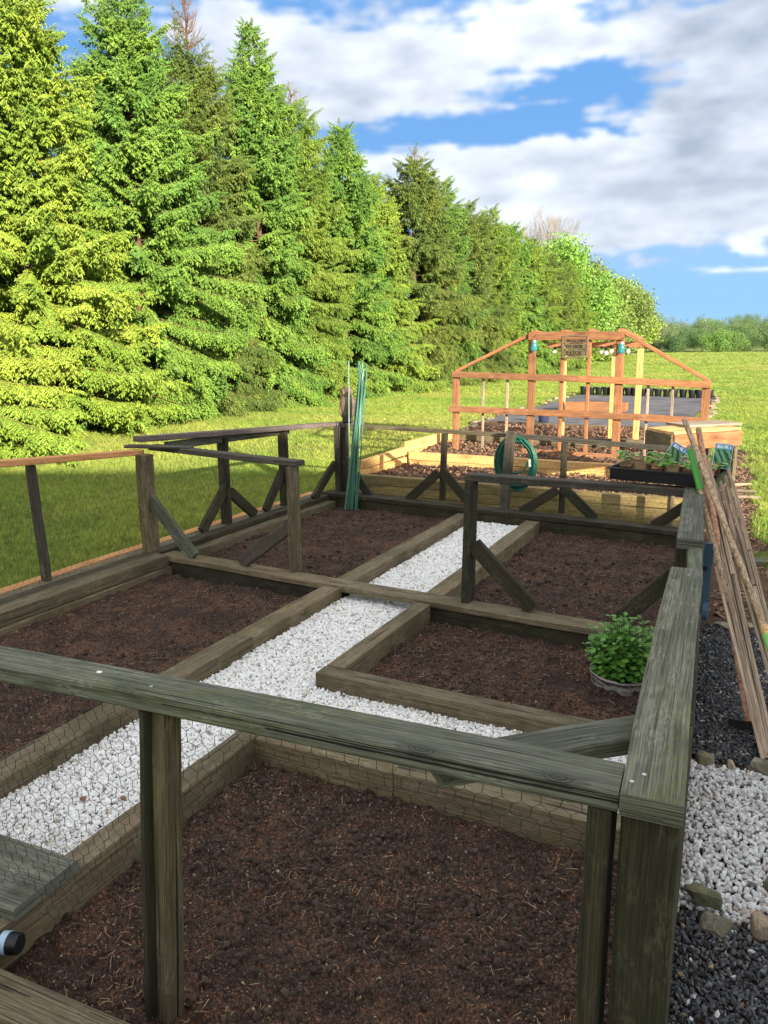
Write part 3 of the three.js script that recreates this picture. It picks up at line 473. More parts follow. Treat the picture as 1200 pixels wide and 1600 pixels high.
// hose hung on the black post
{ const p = [-1.935, .575, -6.43], g = thing('garden_hose', 'coiled green garden hose hanging on the black fence post', 'garden hose', p), r = rng(3), pts = [];
  const N = 12; for (let k = 0; k < N; k++) { const rx = .12 + .065 * r(), ry = .175 + .06 * r(), dy = -.02 * r(), dz = (k / N - .5) * .06, dx = (r() - .5) * .025; for (let a = 0; a < 14; a++) { const t = a / 14 * 6.283 + Math.PI / 2; pts.push([p[0] + dx + Math.cos(t) * rx, p[1] + dy + Math.sin(t) * ry - (Math.sin(t) < -.3 ? .03 * r() : 0), p[2] + dz + a / 14 * .006]); } }
  part(g, 'hose', tubeGeo(pts, .0098, 560, 7), std({ color: 0x18594b, roughness: .4 }));
  part(g, 'inner_loop', tubeGeo([[-1.99, .72, -6.39], [-2.03, .62, -6.385], [-2.0, .5, -6.39], [-1.92, .47, -6.39], [-1.85, .5, -6.39], [-1.82, .58, -6.39]], .0095, 30, 7), std({ color: 0x1b5a48, roughness: .4 }));
  const f = rod([-1.805, .6, -6.385], [-1.8, .535, -6.385], .014, .014, 10); part(g, 'coupling', f, std({ color: 0xc9ccc6, roughness: .4, metalness: .3 }));
  const hk = new THREE.TorusGeometry(.022, .004, 6, 14, 4); hk.translate(-2.0, .79, -6.4); part(g, 'hook', hk, M.wire);
}
// small box table with a grey board on it
{ const g = thing('slatted_table', 'low orange wooden box table with a grey board on top', 'table', [-.55, 0, -6.85]);
  const A = [-.9, -6.72], B = [-.66, -6.4], C = [-.2, -6.95], D = [-.44, -7.27], y = .79;
  const e = (P, Q, set, nm = 'apron') => timber(g, nm, set, [P[0], y, P[1]], [Q[0], y, Q[1]], .036, .125); e(A, B, W.beam[2]); e(B, C, W.cedar[2]); e(C, D, W.pine[0]); e(D, A, W.pine[0]);  // left apron in duller olive wood: its shaded side is put into the colour
  for (let k = 0; k < 4; k++) { const t = (k + .5) / 4, P = [lerp(A[0], B[0], t), lerp(A[1], B[1], t)], Q = [lerp(D[0], C[0], t), lerp(D[1], C[1], t)]; timber(g, 'slat', 'pine', [P[0], y + .074, P[1]], [Q[0], y + .074, Q[1]], .092, .02); }
  for (const [P, s] of [[A, 1], [B, 1], [C, 1], [D, 1]]) { const m = [-.55, -6.84]; timber(g, 'leg', 'beam', [lerp(P[0], m[0], .1), .01, lerp(P[1], m[1], .1)], [lerp(P[0], m[0], .1), .73, lerp(P[1], m[1], .1)], .04, .04, [.8, 0, .6]); }
  const bd = thing('grey_board', 'flat grey weathered board lying on the orange box table', 'board', [-.5, .87, -6.98]); timber(bd, 'board', W.lath[0], [-.68, .888, -6.86], [-.3, .888, -7.24], .3, .02);
}
// mint in a white-washed tub
{ const p = [-.50, -.045, -3.42], g = thing('potted_mint', 'bushy green mint in a whitewashed tub by the right fence', 'potted plant', p), r = rng(71);
  const bark = texture(512, 128, (u, v) => { const a = n2(u * 12, v * 30), s = v * 5 % 1 < .09 ? .35 : 1, k = ss(.35, .6, fbm(u * 14, v * 22, 4)); const c = mix3([58, 52, 46], [176, 172, 164], k * .85); return c.map((q) => clamp8(q * s * (.8 + .3 * a))); }, true);
  const tub = new THREE.LatheGeometry([[.105, -.02], [.125, .0], [.128, .03], [.132, .035], [.135, .075], [.139, .08], [.142, .125], [.148, .13], [.148, .14], [.136, .14], [.13, .1], [.001, .1]].map((q) => new THREE.Vector2(...q)), 36); tub.translate(...p); part(g, 'tub', tub, std({ map: bark, roughness: .85 }));
  const leaf = () => { const s = new THREE.BufferGeometry(), P = [0, 0, 0, .32, .06, .3, .42, .0, .62, 0, .03, 1, -.42, .0, .62, -.32, .06, .3, 0, -.06, .5]; s.setAttribute('position', new THREE.Float32BufferAttribute(P, 3)); s.setIndex([0, 1, 6, 1, 2, 6, 2, 3, 6, 3, 4, 6, 4, 5, 6, 5, 0, 6]); s.computeVertexNormals(); return s; };
  const L0 = leaf(), L = [], stems = [], Cc = [];
  for (let k = 0; k < 170; k++) {
    const a = r() * 6.283, q = Math.sqrt(r()), bx = Math.cos(a) * q * .1, bz2 = Math.sin(a) * q * .1, tx = Math.cos(a) * q * (.14 + .05 * r()), tz = Math.sin(a) * q * (.13 + .05 * r()), h = (.1 + .16 * (1 - q ** 3 * .6)) * (.7 + .45 * r());
    stems.push(rod([p[0] + bx, p[1] + .1, p[2] + bz2], [p[0] + tx, p[1] + .1 + h, p[2] + tz], .002, .0015, 4));
    for (let m = 0; m < 6; m++) for (const s of [0, Math.PI]) {
      const t = .25 + .75 * m / 5, ang = (m % 2) * 1.57 + s + a + r() * .4, sz = m === 5 ? .016 + .012 * r() : .022 + .02 * r(), l = L0.clone(); l.scale(sz, sz, sz); l.rotateX(.1 + r() * .5 - (m === 5 ? .7 : 0)); l.rotateY(ang); l.translate(p[0] + lerp(bx, tx, t), p[1] + .1 + h * t, p[2] + lerp(bz2, tz, t));
      const kk = .7 + .6 * r(), cc = [.12 * kk, .3 * kk, .04 * kk], n = l.attributes.position.count, ar = []; for (let i = 0; i < n; i++) ar.push(...cc); l.setAttribute('color', new THREE.Float32BufferAttribute(ar, 3)); L.push(l);
    }
  }
  part(g, 'stems', mergeGeometries(stems), std({ color: 0x4a6a2a })); const fo = part(g, 'foliage', mergeGeometries(L), new THREE.MeshPhysicalMaterial({ vertexColors: true, roughness: .55, side: THREE.DoubleSide, transmission: .2, thickness: 0 })); fo.userData.kind = 'stuff';
}
// seed tray with peat pots, seedlings and packets
{ const yaw = -.16, cx = -.435, cz = -4.13, y0 = .868, ca = Math.cos(yaw), sa = Math.sin(yaw), at = (u, v) => [cx + u * ca + v * sa, cz - u * sa + v * ca];
  const tray = thing('seed_tray', 'black plastic seed tray resting on the fence corner', 'tray', [cx, y0, cz]);
  const box = (w, h, d, x, y, z, rx = 0) => { const g = new THREE.BoxGeometry(w, h, d); g.rotateX(rx); g.translate(x, y, z); g.rotateY(yaw); g.translate(cx, y0, cz); return g; };
  part(tray, 'base', box(.5, .004, .25, 0, .002, 0), M.black); part(tray, 'wall', mergeGeometries([box(.52, .06, .004, 0, .032, .133, .14), box(.52, .06, .004, 0, .032, -.133, -.14), box(.004, .06, .262, .258, .032, 0), box(.004, .06, .262, -.258, .032, 0)]), M.black); part(tray, 'rim', mergeGeometries([box(.545, .006, .014, 0, .063, .143), box(.545, .006, .014, 0, .063, -.143), box(.014, .006, .272, .266, .063, 0), box(.014, .006, .272, -.266, .063, 0)]), M.black);
  const r = rng(88), peat = [0x8a6b4c, 0xa08464, 0x7a5f48, 0xb49a78], names = ['first', 'second', 'third', 'fourth', 'fifth', 'sixth'];
  const sl = (() => { const g = new THREE.BufferGeometry(); g.setAttribute('position', new THREE.Float32BufferAttribute([0, 0, 0, .34, .07, .3, .38, .02, .7, 0, -.04, 1, -.38, .02, .7, -.34, .07, .3, 0, -.04, .5], 3)); g.setIndex([0, 1, 6, 1, 2, 6, 2, 3, 6, 3, 4, 6, 4, 5, 6, 5, 0, 6]); g.computeVertexNormals(); return g; })();
  const leafMat = new THREE.MeshPhysicalMaterial({ color: 0x6fa63c, roughness: .6, side: THREE.DoubleSide, transmission: .3, thickness: 0 }), leafMat2 = new THREE.MeshPhysicalMaterial({ color: 0x9fc07a, roughness: .6, side: THREE.DoubleSide, transmission: .3, thickness: 0 });
  for (let rw = 0; rw < 2; rw++) for (let k = 0; k < 6; k++) {
    const [x, z] = at(-.2 + k * .08 + (r() - .5) * .01, rw ? -.065 : .06), y = y0 + .005;
    const g = thing('peat_pot', `${names[k]} peat pot from the left in the ${rw ? 'back' : 'front'} row of the seed tray`, 'peat pot', [x, y, z], 'peat pots in the seed tray');
    const P = [[.001, 0], [.026, 0], [.036, .078], [.038, .08], [.035, .08], [.03, .06], [.001, .06]].map((q) => new THREE.Vector2(...q)), cup = new THREE.LatheGeometry(P, 4); cup.rotateY(Math.PI / 4 + yaw + (r() - .5) * .3); cup.rotateX((r() - .5) * .14); cup.scale(1.12, 1, 1.12); const q = toCreasedNormals(cup, .5); q.translate(x, y, z); part(g, 'cup', q, std({ color: peat[(k + rw) % 4], roughness: 1 }));
    if (k % 2 === rw) { const fl = new THREE.BoxGeometry(.06, .002, .045); fl.rotateX(.5); fl.rotateY(yaw + (r() - .5)); fl.translate(x, y + .075, z + .025); part(g, 'torn_rim', fl, std({ color: peat[(k + 2) % 4], roughness: 1 })); }
    const n = 2 + Math.floor(r() * 3), st = [], lv = []; for (let m = 0; m < n; m++) { const a = r() * 6.28, h = .03 + .05 * r(), dx = Math.cos(a) * (.03 + .04 * r()) - (k === 0 ? .04 : 0), dz = Math.sin(a) * .04 + (k === 0 && rw === 0 ? .03 : 0); st.push(tubeGeo([[x, y + .06, z], [x + dx * .3, y + .06 + h * .8, z + dz * .3], [x + dx, y + .06 + h, z + dz]], .0018, 8, 4)); for (let c = 0; c < 4; c++) { const l = sl.clone(), s = .026 + .018 * r(); l.scale(s, s, s); l.rotateX(-.2 + r() * .9); l.rotateY(c * 1.57 + r()); l.translate(x + dx, y + .06 + h, z + dz); lv.push(l); } }
    const sd = part(g, 'seedling', mergeGeometries(st), leafMat2); part(sd, 'leaves', mergeGeometries(lv), r() < .35 ? leafMat2 : leafMat);
  }
  const packet = (u, v, rz, label, top, mid2, nm) => {
    const [x, z] = at(u, v), y = y0 + .07, g = thing('seed_packet', label, 'seed packet', [x, y, z]);
    const tx = texture(128, 192, (a, b) => { let c = b > .78 ? top : mid2; if (b > .8 && b < .94 && a > .12 && a < .88 && n2(a * 26, b * 9) > .5) c = [236, 240, 244]; if (b < .74) { const s = Math.sin((a * 1.2 + b) * 14 + 2 * n2(a * 5, b * 5)); c = s > .1 ? mix3(mid2, [24, 60, 34], .75) : mix3(mid2, [180, 206, 160], .35); } if (a < .03 || a > .97 || b < .02 || b > .98) c = [225, 228, 226]; return c; }, true);
    const b = new THREE.BoxGeometry(.085, .125, .004); b.translate(0, .0625, 0); b.rotateX(-.25); b.rotateZ(rz); b.rotateY(yaw + .2); b.translate(x, y, z); part(g, 'paper', b, std({ map: tx, roughness: .5 }));
  };
  packet(-.02, -.02, -.55, 'tilted blue and green seed packet in the middle of the tray', [58, 120, 190], [70, 120, 80], 'a'); packet(.23, -.07, -.08, 'upright blue and green seed packet at the right end of the tray', [90, 160, 205], [60, 150, 110], 'b');
}
// folded lath trellises leaning on the right fence
function foldedTrellis(label, T, B, n, sd) {
  const g = thing('folding_trellis', label, 'trellis', [B[0], B[1], B[2]], 'folded lath trellises'), r = rng(sd), t = V(...T), b = V(...B), d = t.clone().sub(b).normalize(), nx = V(1, 0, .35); nx.addScaledVector(d, -nx.dot(d)).normalize(); const nz = d.clone().cross(nx);
  for (let l = 0; l < 3; l++) for (let k = 0; k < n; k++) {
    const cut = r() < .75 ? .28 + .4 * r() : 2, off = nx.clone().multiplyScalar((k - (n - 1) / 2) * .0185 + (r() - .5) * .004).addScaledVector(nz, (l - 1) * .0125), s0 = (k * .055 + l * .03) % .16 + r() * .02, len = t.distanceTo(b);
    const P = (q) => { const o = b.clone().addScaledVector(d, q).add(off).addScaledVector(nx, (q / len - .5) * .012 * (k - 1)); return [o.x, o.y, o.z]; };
    if (cut < 1) { timber(g, 'lath', 'lath', P(.005 + s0 * .3), P(len * cut), .0145, .0095, nx.toArray()); timber(g, 'lath', 'lath', P(len * cut + .012), P(len - s0), .0145, .0095, nx.toArray()); } else timber(g, 'lath', 'lath', P(.005 + s0 * .3), P(len - s0), .0145, .0095, nx.toArray());
  }
}
foldedTrellis('left one of two folded weathered lath trellises leaning on the right fence', [-.285, .985, -4.02], [.115, .03, -2.93], 4, 5);
foldedTrellis('right one of two folded weathered lath trellises leaning on the right fence', [-.19, .95, -4.0], [.215, .03, -2.98], 4, 9);
// long-handled tools, heads on the ground
function handleTool(name, label, T, B, mat, r0, grip) {
  const g = thing(name, label, 'garden tool', B), h = rod(B, T, r0, r0 * .95, 12), e = new THREE.SphereGeometry(r0 * .97, 12, 8); e.translate(...T); part(g, 'handle', mergeGeometries([h, e]), mat);
  const dir = V(...T).sub(V(...B)), at = (q) => V(...B).addScaledVector(dir, q).toArray();
  if (grip) part(g, 'grip', rod(at(grip[0]), at(grip[1]), r0 * (grip[3] || 1.25), r0 * (grip[3] || 1.2), 12), grip[2]); return { g, at };
}
const ash = std({ map: W.lath[0].map, color: new THREE.Color().setRGB(1.0, .9, .75), roughness: .6 }), honey = std({ map: W.pine[0].map, roughness: .5 });
{ const a = handleTool('garden_rake', 'long wooden rake handle, highest of the tools on the right fence', [-.365, 1.185, -4.0], [.345, .06, -2.3], ash, .0135, [.0, .42, honey, 1.06]); part(a.g, 'tape', rod(a.at(.36), a.at(.4), .0185, .0185, 12), std({ color: 0x86c66a, roughness: .5 })); const hd = new THREE.BoxGeometry(.36, .025, .02); hd.translate(.345, .05, -2.29); const tn = []; for (let k = 0; k < 12; k++) { const q = new THREE.BoxGeometry(.006, .05, .006); q.translate(.18 + k * .03, .03, -2.28); tn.push(q); } part(a.g, 'rake_head', mergeGeometries([hd, ...tn]), M.wire);
  const b = handleTool('garden_hoe', 'reddish rounded wooden handle beside the seed packet', [-.3, 1.145, -4.0], [.03, .06, -3.2], std({ map: W.lath[1].map, color: new THREE.Color().setRGB(1.25, .85, .68), roughness: .55 }), .0145); const hb = new THREE.BoxGeometry(.15, .06, .006); hb.translate(.03, .035, -3.19); part(b.g, 'blade', hb, M.wire);
  const c = handleTool('garden_fork', 'green plastic covered handle leaning among the wooden handles', [-.335, 1.06, -4.0], [.09, .06, -3.05], ash, .0125, [.82, .985, std({ color: 0x3f9a35, roughness: .4 })]); const fk = []; for (let k = 0; k < 4; k++) { const q = new THREE.BoxGeometry(.008, .006, .14); q.translate(.06 + k * .02, .03, -3.0); fk.push(q); } const cb = new THREE.BoxGeometry(.075, .012, .012); cb.translate(.09, .04, -3.06); part(c.g, 'tines', mergeGeometries([cb, ...fk]), M.wire); }
// blue hanger on the outside of the fence
{ const p = [-.165, .5, -3.12], g = thing('blue_hanger', 'blue metal hanger with a round foot on the outer side of the right fence', 'hanger', p), bm = std({ color: 0x2f4c63, roughness: .55 });
  const s1 = new THREE.BoxGeometry(.03, .28, .014); s1.translate(p[0], p[1] + .16, p[2]); const s2 = new THREE.BoxGeometry(.036, .05, .02); s2.translate(p[0], p[1] + .25, p[2]); part(g, 'strap', mergeGeometries([s1, s2]), bm); const d = new THREE.CylinderGeometry(.04, .04, .02, 24); d.rotateZ(Math.PI / 2); d.translate(p[0] + .005, p[1] + .03, p[2]); part(g, 'round_foot', d, bm); const ar = new THREE.BoxGeometry(.09, .02, .02); ar.translate(p[0] - .045, p[1] + .2, p[2]); part(g, 'arm', ar, M.black); }
// hose fitting in the near left corner of the near bed
{ const g = thing('hose_fitting', 'round black and pale blue fitting at the left corner of the near bed', 'hose fitting', [-1.6, .03, -1.05]); const q = (r0, r1, l, x, m, nm) => { const c = new THREE.CylinderGeometry(r0, r1, l, 24); c.rotateZ(-Math.PI / 2); c.rotateY(.35); c.translate(x, .105, -1.05 - (x + 1.6) * .36); part(g, nm, c, m); }; q(.024, .027, .026, -1.572, M.black, 'cap'); q(.028, .028, .018, -1.594, std({ color: 0xa8c4dc, roughness: .3 }), 'band'); q(.026, .024, .06, -1.632, M.black, 'body'); const st = rod([-1.64, .03, -1.03], [-1.64, .1, -1.03], .01, .01, 8); part(g, 'spike', st, M.black); }
// edging stones
function stone(x, y, z, sx, sy, sz, yaw, sd, label, tone) {
  const r = rng(sd), pts = []; for (let i = 0; i < 34; i++) { const a = V(r() - .5, r() - .5, r() - .5); const m = Math.max(Math.abs(a.x), Math.abs(a.y), Math.abs(a.z)) * 2; a.divideScalar(m).multiplyScalar(.9 + .1 * r()); pts.push(V(a.x * sx / 2, a.y * sy / 2, a.z * sz / 2)); }
  const g = new ConvexGeometry(pts); g.rotateY(yaw); g.computeBoundingBox(); g.translate(x, y - g.boundingBox.min.y, z); const pa = g.attributes.position, u = []; for (let i = 0; i < pa.count; i++) u.push((pa.getX(i) + pa.getY(i) * .7) * 3, (pa.getZ(i) + pa.getY(i) * .6) * 3); g.setAttribute('uv', new THREE.Float32BufferAttribute(u, 2));
  return solo('edging_stone', g, stoneMats[tone], [x, y, z], label, 'stone', 'edging stones');
}
const stoneTex = (a, b, s) => texture(256, 256, (u, v) => { const k = fbm(u * 7 + s, v * 7, 5), q = n2(u * 120, v * 120); let c = mix3(a, b, ss(.35, .65, k)); return c.map((w) => clamp8(w * (.8 + .35 * q))); }, true);
const stoneMats = [stoneTex([96, 92, 78], [138, 130, 114], 1), stoneTex([130, 112, 92], [168, 150, 130], 5), stoneTex([76, 78, 56], [118, 112, 88], 9)].map((t) => std({ map: t, bumpMap: t, bumpScale: .004, roughness: .95 }));
stone(-.105, .005, -2.84, .14, .125, .13, .1, 2, 'squarish olive stone touching the right fence above the white pebbles', 2); stone(-.015, .005, -2.85, .055, .1, .1, .2, 3, 'small stone wedged between two larger edging stones', 1); stone(.075, .005, -2.87, .15, .125, .13, -.1, 5, 'flat pale-topped stone under the folded trellises', 0); stone(.2, .005, -2.92, .13, .1, .12, .4, 8, 'dark stone at the foot of the right folded trellis', 2);
stone(-.05, .06, -2.03, .2, .065, .1, -.1, 11, 'long mossy edging stone between white pebbles and dark slate chips', 2); stone(-.01, .018, -1.975, .18, .055, .13, -.15, 12, 'flat stone under the mossy edging stone', 0); stone(.095, .01, -2.01, .1, .125, .13, .3, 14, 'tan angular edging stone at the right border of the picture', 1); stone(.11, .125, -2.05, .07, .08, .07, .8, 15, 'pointed grey stone perched on the tan edging stone', 0); stone(.22, .01, -2.05, .15, .1, .14, .1, 17, 'broad edging stone right of the tan angular one', 1);
stone(-.13, .01, -4.42, .2, .07, .12, -.4, 21, 'flat grey rock beside the fence at the end of the slate chips', 0); stone(.02, .01, -4.5, .14, .06, .1, .5, 22, 'smaller grey rock behind the folded trellises', 1);
{ const g = thing('grey_plank', 'short grey plank lying on the grass at the right edge', 'plank', [.15, 0, -6]); timber(g, 'plank', W.rail[2], [-.06, .03, -5.88], [.7, .03, -6.2], .13, .035); }
{ const r = rng(40), L = ['split log scrap lying beside the orange box table', 'broken branch on the bark beyond the orange box table', 'short bark scrap behind the orange box table']; L.forEach((l, i) => { const p = [-.12 - i * .05, .03, -8.4 - i * .35], g = rod([p[0] - .1, .035, p[2]], [p[0] + .11, .05, p[2] + (r() - .5) * .15], .02, .014, 7); solo('wood_scrap', g, W.lath[i], p, l, 'wood scrap', 'wood scraps'); }); }
{ const P = []; const r = rng(4); const g = []; for (let k = 0; k < 3; k++) { const s = new THREE.SphereGeometry(1, 8, 5); s.scale(.012, .0015, .02); s.rotateY(k * 2.1); s.rotateX(.3 * k); s.translate(-.225 + k * .008, .05 + k * .012, -1.33); g.push(s); } solo('dry_leaf', mergeGeometries(g), std({ color: 0x9a4a22, roughness: .9 }), [-.22, .04, -1.33], 'dry orange leaf beside the corner post', 'leaf'); }
{ const r = rng(6); [[-1.95, -1.62, 'rust-brown leaf scrap on the near white gravel'], [-1.83, -1.68, 'smaller rust-brown leaf scrap on the near white gravel']].forEach(([x, z, l], i) => { const s = lump(60 + i, 0, .3); s.scale(.016 - i * .005, .006, .011); s.translate(x, .082, z); solo('leaf_scrap', s, std({ color: 0x8a5f4c, roughness: .9 }), [x, .08, z], l, 'leaf'); }); }
{ const g = thing('pond_weed', 'tiny green weed growing in the gravel by the cross beam', 'weed', [-2.2, .06, -3.72]); const t = tuft(9, .045, .015, 9); t.scale(1, 1, 1); t.translate(-2.2, .06, -3.72); part(g, 'leaves', t, std({ color: 0x7fa85a })); g.name = 'gravel_weed'; }

// ---------------------------------------------------------------- covered plot beyond the beds
{ const tarp = texture(512, 512, (u, v) => { const w = fbm(u * 6, v * 14, 4), t = n2(u * 220, v * 220), d = ss(.55, .75, fbm(u * 9 + 4, v * 9, 4)); let c = mix3([120, 118, 124], [92, 90, 96], w); c = mix3(c, [66, 60, 58], d * .6); return c.map((q) => clamp8(q * (.85 + .25 * t))); }, true, .25, .25);
  structure('ground_cloth', field(-5.3, -1.45, -24.3, -14.5, .14, (x, z) => .03 + (fbm(x * 2.2, z * 2.2, 3) - .5) * .07), std({ map: tarp, roughness: .9 }));
  const box = thing('orange_box', 'long orange wooden box standing on the grey ground cloth', 'wooden box', [-3.8, .02, -18.4]); timber(box, 'side', W.cedar[2], [-4.35, .13, -18.2], [-3.8, .13, -18.25], .05, .2); timber(box, 'side', W.cedar[1], [-3.795, .13, -18.25], [-3.0, .13, -18.4], .05, .2); timber(box, 'side', W.cedar[0], [-4.35, .13, -18.6], [-3.0, .13, -18.8], .05, .2); timber(box, 'end', W.cedar[0], [-4.35, .13, -18.23], [-4.35, .13, -18.57], .05, .2); timber(box, 'end', W.cedar[0], [-3.0, .13, -18.43], [-3.0, .13, -18.77], .05, .2);
  const bk = thing('blue_bucket', 'small dark blue bucket on the ground cloth near the trellis', 'bucket', [-4.05, .02, -15.3]); const bg = new THREE.LatheGeometry([[.001, 0], [.09, 0], [.12, .22], [.125, .22], [.11, .2], [.001, .02]].map((q) => new THREE.Vector2(...q)), 18); bg.translate(-4.05, .03, -15.3); part(bk, 'pail', bg, std({ color: 0x3c3c58, roughness: .4 }));
  const r = rng(52), potP = [[.001, 0], [.085, 0], [.108, .2], [.118, .2], [.118, .235], [.108, .235], [.1, .2], [.09, .15], [.001, .15]].map((q) => new THREE.Vector2(...q)), shape = new THREE.LatheGeometry(potP, 16), pm = std({ color: 0x22262a, roughness: .5 }); let first;
  const ord = ['first', 'second', 'third', 'fourth', 'fifth', 'sixth', 'seventh', 'eighth', 'ninth', 'tenth', 'eleventh', 'twelfth', 'thirteenth', 'fourteenth', 'fifteenth', 'sixteenth', 'seventeenth'];
  for (let k = 0; k < 17; k++) { const x = lerp(-5.3, -1.6, k / 16) + (r() - .5) * .06, z = lerp(-24.75, -23.95, k / 16) + (r() - .5) * .1; let o; if (!first) { o = first = thing('nursery_pot', '', 'plant pot', [0, 0, 0], 'black nursery pots in a row'); const m = shadow(new THREE.Mesh(shape, pm)); m.name = 'pot'; o.add(m); const so = shadow(new THREE.Mesh(new THREE.CylinderGeometry(.098, .09, .02, 16).translate(0, .18, 0), redSoilMat)); so.name = 'potting_soil'; o.add(so); } else { o = first.clone(); o.userData = { ...first.userData }; o.name = numbered('nursery_pot'); scene.add(o); } o.position.set(x, .03, z); o.rotation.y = r() * 6; const s = .95 + .12 * r(); o.scale.set(s, s, s); o.userData.label = `${ord[k]} black nursery pot from the left in the row behind the ground cloth`; }
  const es = [0, 1, 2]; for (let k = 0; k < 26; k++) { const right = k < 15, t = right ? k / 14 : (k - 15) / 10, x = right ? lerp(-1.12, -1.42, t) + (r() - .5) * .1 : lerp(-5.35, -5.55, t) + (r() - .5) * .12, z = right ? lerp(-17.5, -24.4, t) : lerp(-14.8, -24.2, t);
    const s = stone(x, .01, z, .22 + .16 * r(), .1 + .08 * r(), .25 + .2 * r(), r() * 3, 100 + k, right ? 'rough pale stone in the row along the right side of the ground cloth' : 'rough stone in the row along the left side of the ground cloth', 1); s.userData.group = right ? 'stones right of the ground cloth' : 'stones left of the ground cloth'; } }
// ---------------------------------------------------------------- spruces
// a hanging spray: a twig with plump new shoots and some older needled ones (unit length along +z)
function sprayGeo(sd, slim) {
  const r = rng(sd), P = [], C = [], I = [];
  const shoot = (o, d, L, rad, col) => {
    const b = V(...o), t = d.clone().normalize(), s = V(t.y, t.z, -t.x).cross(t).normalize(), q = t.clone().cross(s), rings = [[0, .35], [.3, 1], [.72, .85]], base = P.length / 3;
    for (const [k, w] of rings) for (let m = 0; m < 5; m++) { const a = m * 1.2566 + k; const e = b.clone().addScaledVector(t, L * k).addScaledVector(s, Math.cos(a) * rad * w * (.75 + .5 * r())).addScaledVector(q, Math.sin(a) * rad * w * (.75 + .5 * r())); P.push(e.x, e.y - .12 * L * k * k, e.z); C.push(...col); }
    const e = b.clone().addScaledVector(t, L); P.push(e.x, e.y - .12 * L, e.z); C.push(...col);
    for (let k = 0; k < 2; k++) for (let m = 0; m < 5; m++) { const a = base + k * 5 + m, c = base + k * 5 + (m + 1) % 5; I.push(a, c, a + 5, c, c + 5, a + 5); }
    for (let m = 0; m < 5; m++) I.push(base + 10 + m, base + 10 + (m + 1) % 5, base + 15);
    for (let m = 0; m < 13; m++) { const a = r() * 6.28, k = .05 + .85 * r(), e0 = b.clone().addScaledVector(t, L * k), out = s.clone().multiplyScalar(Math.cos(a)).addScaledVector(q, Math.sin(a)), e1 = e0.clone().addScaledVector(out, rad * 2.3).addScaledVector(t, L * .12), sd2 = t.clone().cross(out).multiplyScalar(rad * .22), n = P.length / 3; for (const p of [e0.clone().add(sd2), e0.clone().sub(sd2), e1]) { P.push(p.x, p.y - .12 * L * k * k, p.z); C.push(...col); } I.push(n, n + 1, n + 2); }
  };
  const fresh = () => { const k = .85 + .3 * r(); return [1.0 * k, 1.0 * k, 1.0 * k]; }, old = () => { const k = .8 + .4 * r(); return [.42 * k, .5 * k, .6 * k]; };
  const n = 8; for (let k = 0; k < n; k++) {
    const t = .06 + .86 * k / (n - 1), y = -.1 * t * t, Ls = (.27 * (1 - .5 * t) + .09) * (.7 + .6 * r());
    for (const s of [-1, 1]) { if (r() < .18) continue; const isOld = r() < .42 * (1.3 - t), a = .5 + .8 * r(), d = V(s * Math.sin(a), -.55 - .6 * r(), Math.cos(a) * .8); shoot([0, y, t], d, Ls, (slim ? .022 : .03) * (isOld ? .75 : 1), isOld ? old() : fresh()); if (Ls > .22) { const m = V(s * Math.sin(a) * Ls * .55, y - .2 * Ls, t + Math.cos(a) * Ls * .5); shoot(m.toArray(), V(s * .35, -.9, .7), Ls * .5, slim ? .018 : .024, fresh()); } }
    if (r() < .45) shoot([0, y + .01, t], V((r() - .5) * .7, .45, .8), .13, slim ? .018 : .025, fresh()); if (r() < .6) shoot([0, y - .01, t], V((r() - .5) * .5, -.9, .5), .16, slim ? .022 : .03, r() < .5 ? old() : fresh());
  }
  shoot([0, -.1, .95], V(0, -.25, 1), .2, slim ? .02 : .028, fresh());
  const st = P.length / 3; for (const [z, w] of [[0, .012], [1, .005]]) { P.push(-w, -.1 * z * z, z, w, -.1 * z * z, z, 0, -.1 * z * z + w, z); for (let m = 0; m < 3; m++) C.push(.5, .3, .25); } I.push(st, st + 1, st + 3, st + 1, st + 4, st + 3, st + 1, st + 2, st + 4, st + 2, st + 5, st + 4);
  const g = new THREE.BufferGeometry(); g.setAttribute('position', new THREE.Float32BufferAttribute(P, 3)); g.setAttribute('color', new THREE.Float32BufferAttribute(C, 3)); g.setIndex(I); g.computeVertexNormals(); return g;
}
const sprays = [sprayGeo(1), sprayGeo(2, true), sprayGeo(3)];
const needle = std({ vertexColors: true, roughness: .6 });
const barkMat = std({ color: 0x6a5040, roughness: 1 }), twigMat = std({ color: 0x7c6450, roughness: 1 });
function limb(pts, r0, r1, n) {   // tapered tube
  const c = new THREE.CatmullRomCurve3(pts), g = new THREE.TubeGeometry(c, n || 6, 1, 5), p = g.attributes.position, N = n || 6;
  for (let i = 0; i <= N; i++) { const q = c.getPointAt(i / N), w = lerp(r0, r1, i / N); for (let k = 0; k < 6; k++) { const j = i * 6 + k; p.setXYZ(j, q.x + (p.getX(j) - q.x) * w, q.y + (p.getY(j) - q.y) * w, q.z + (p.getZ(j) - q.z) * w); } } g.deleteAttribute('uv'); return g;
}
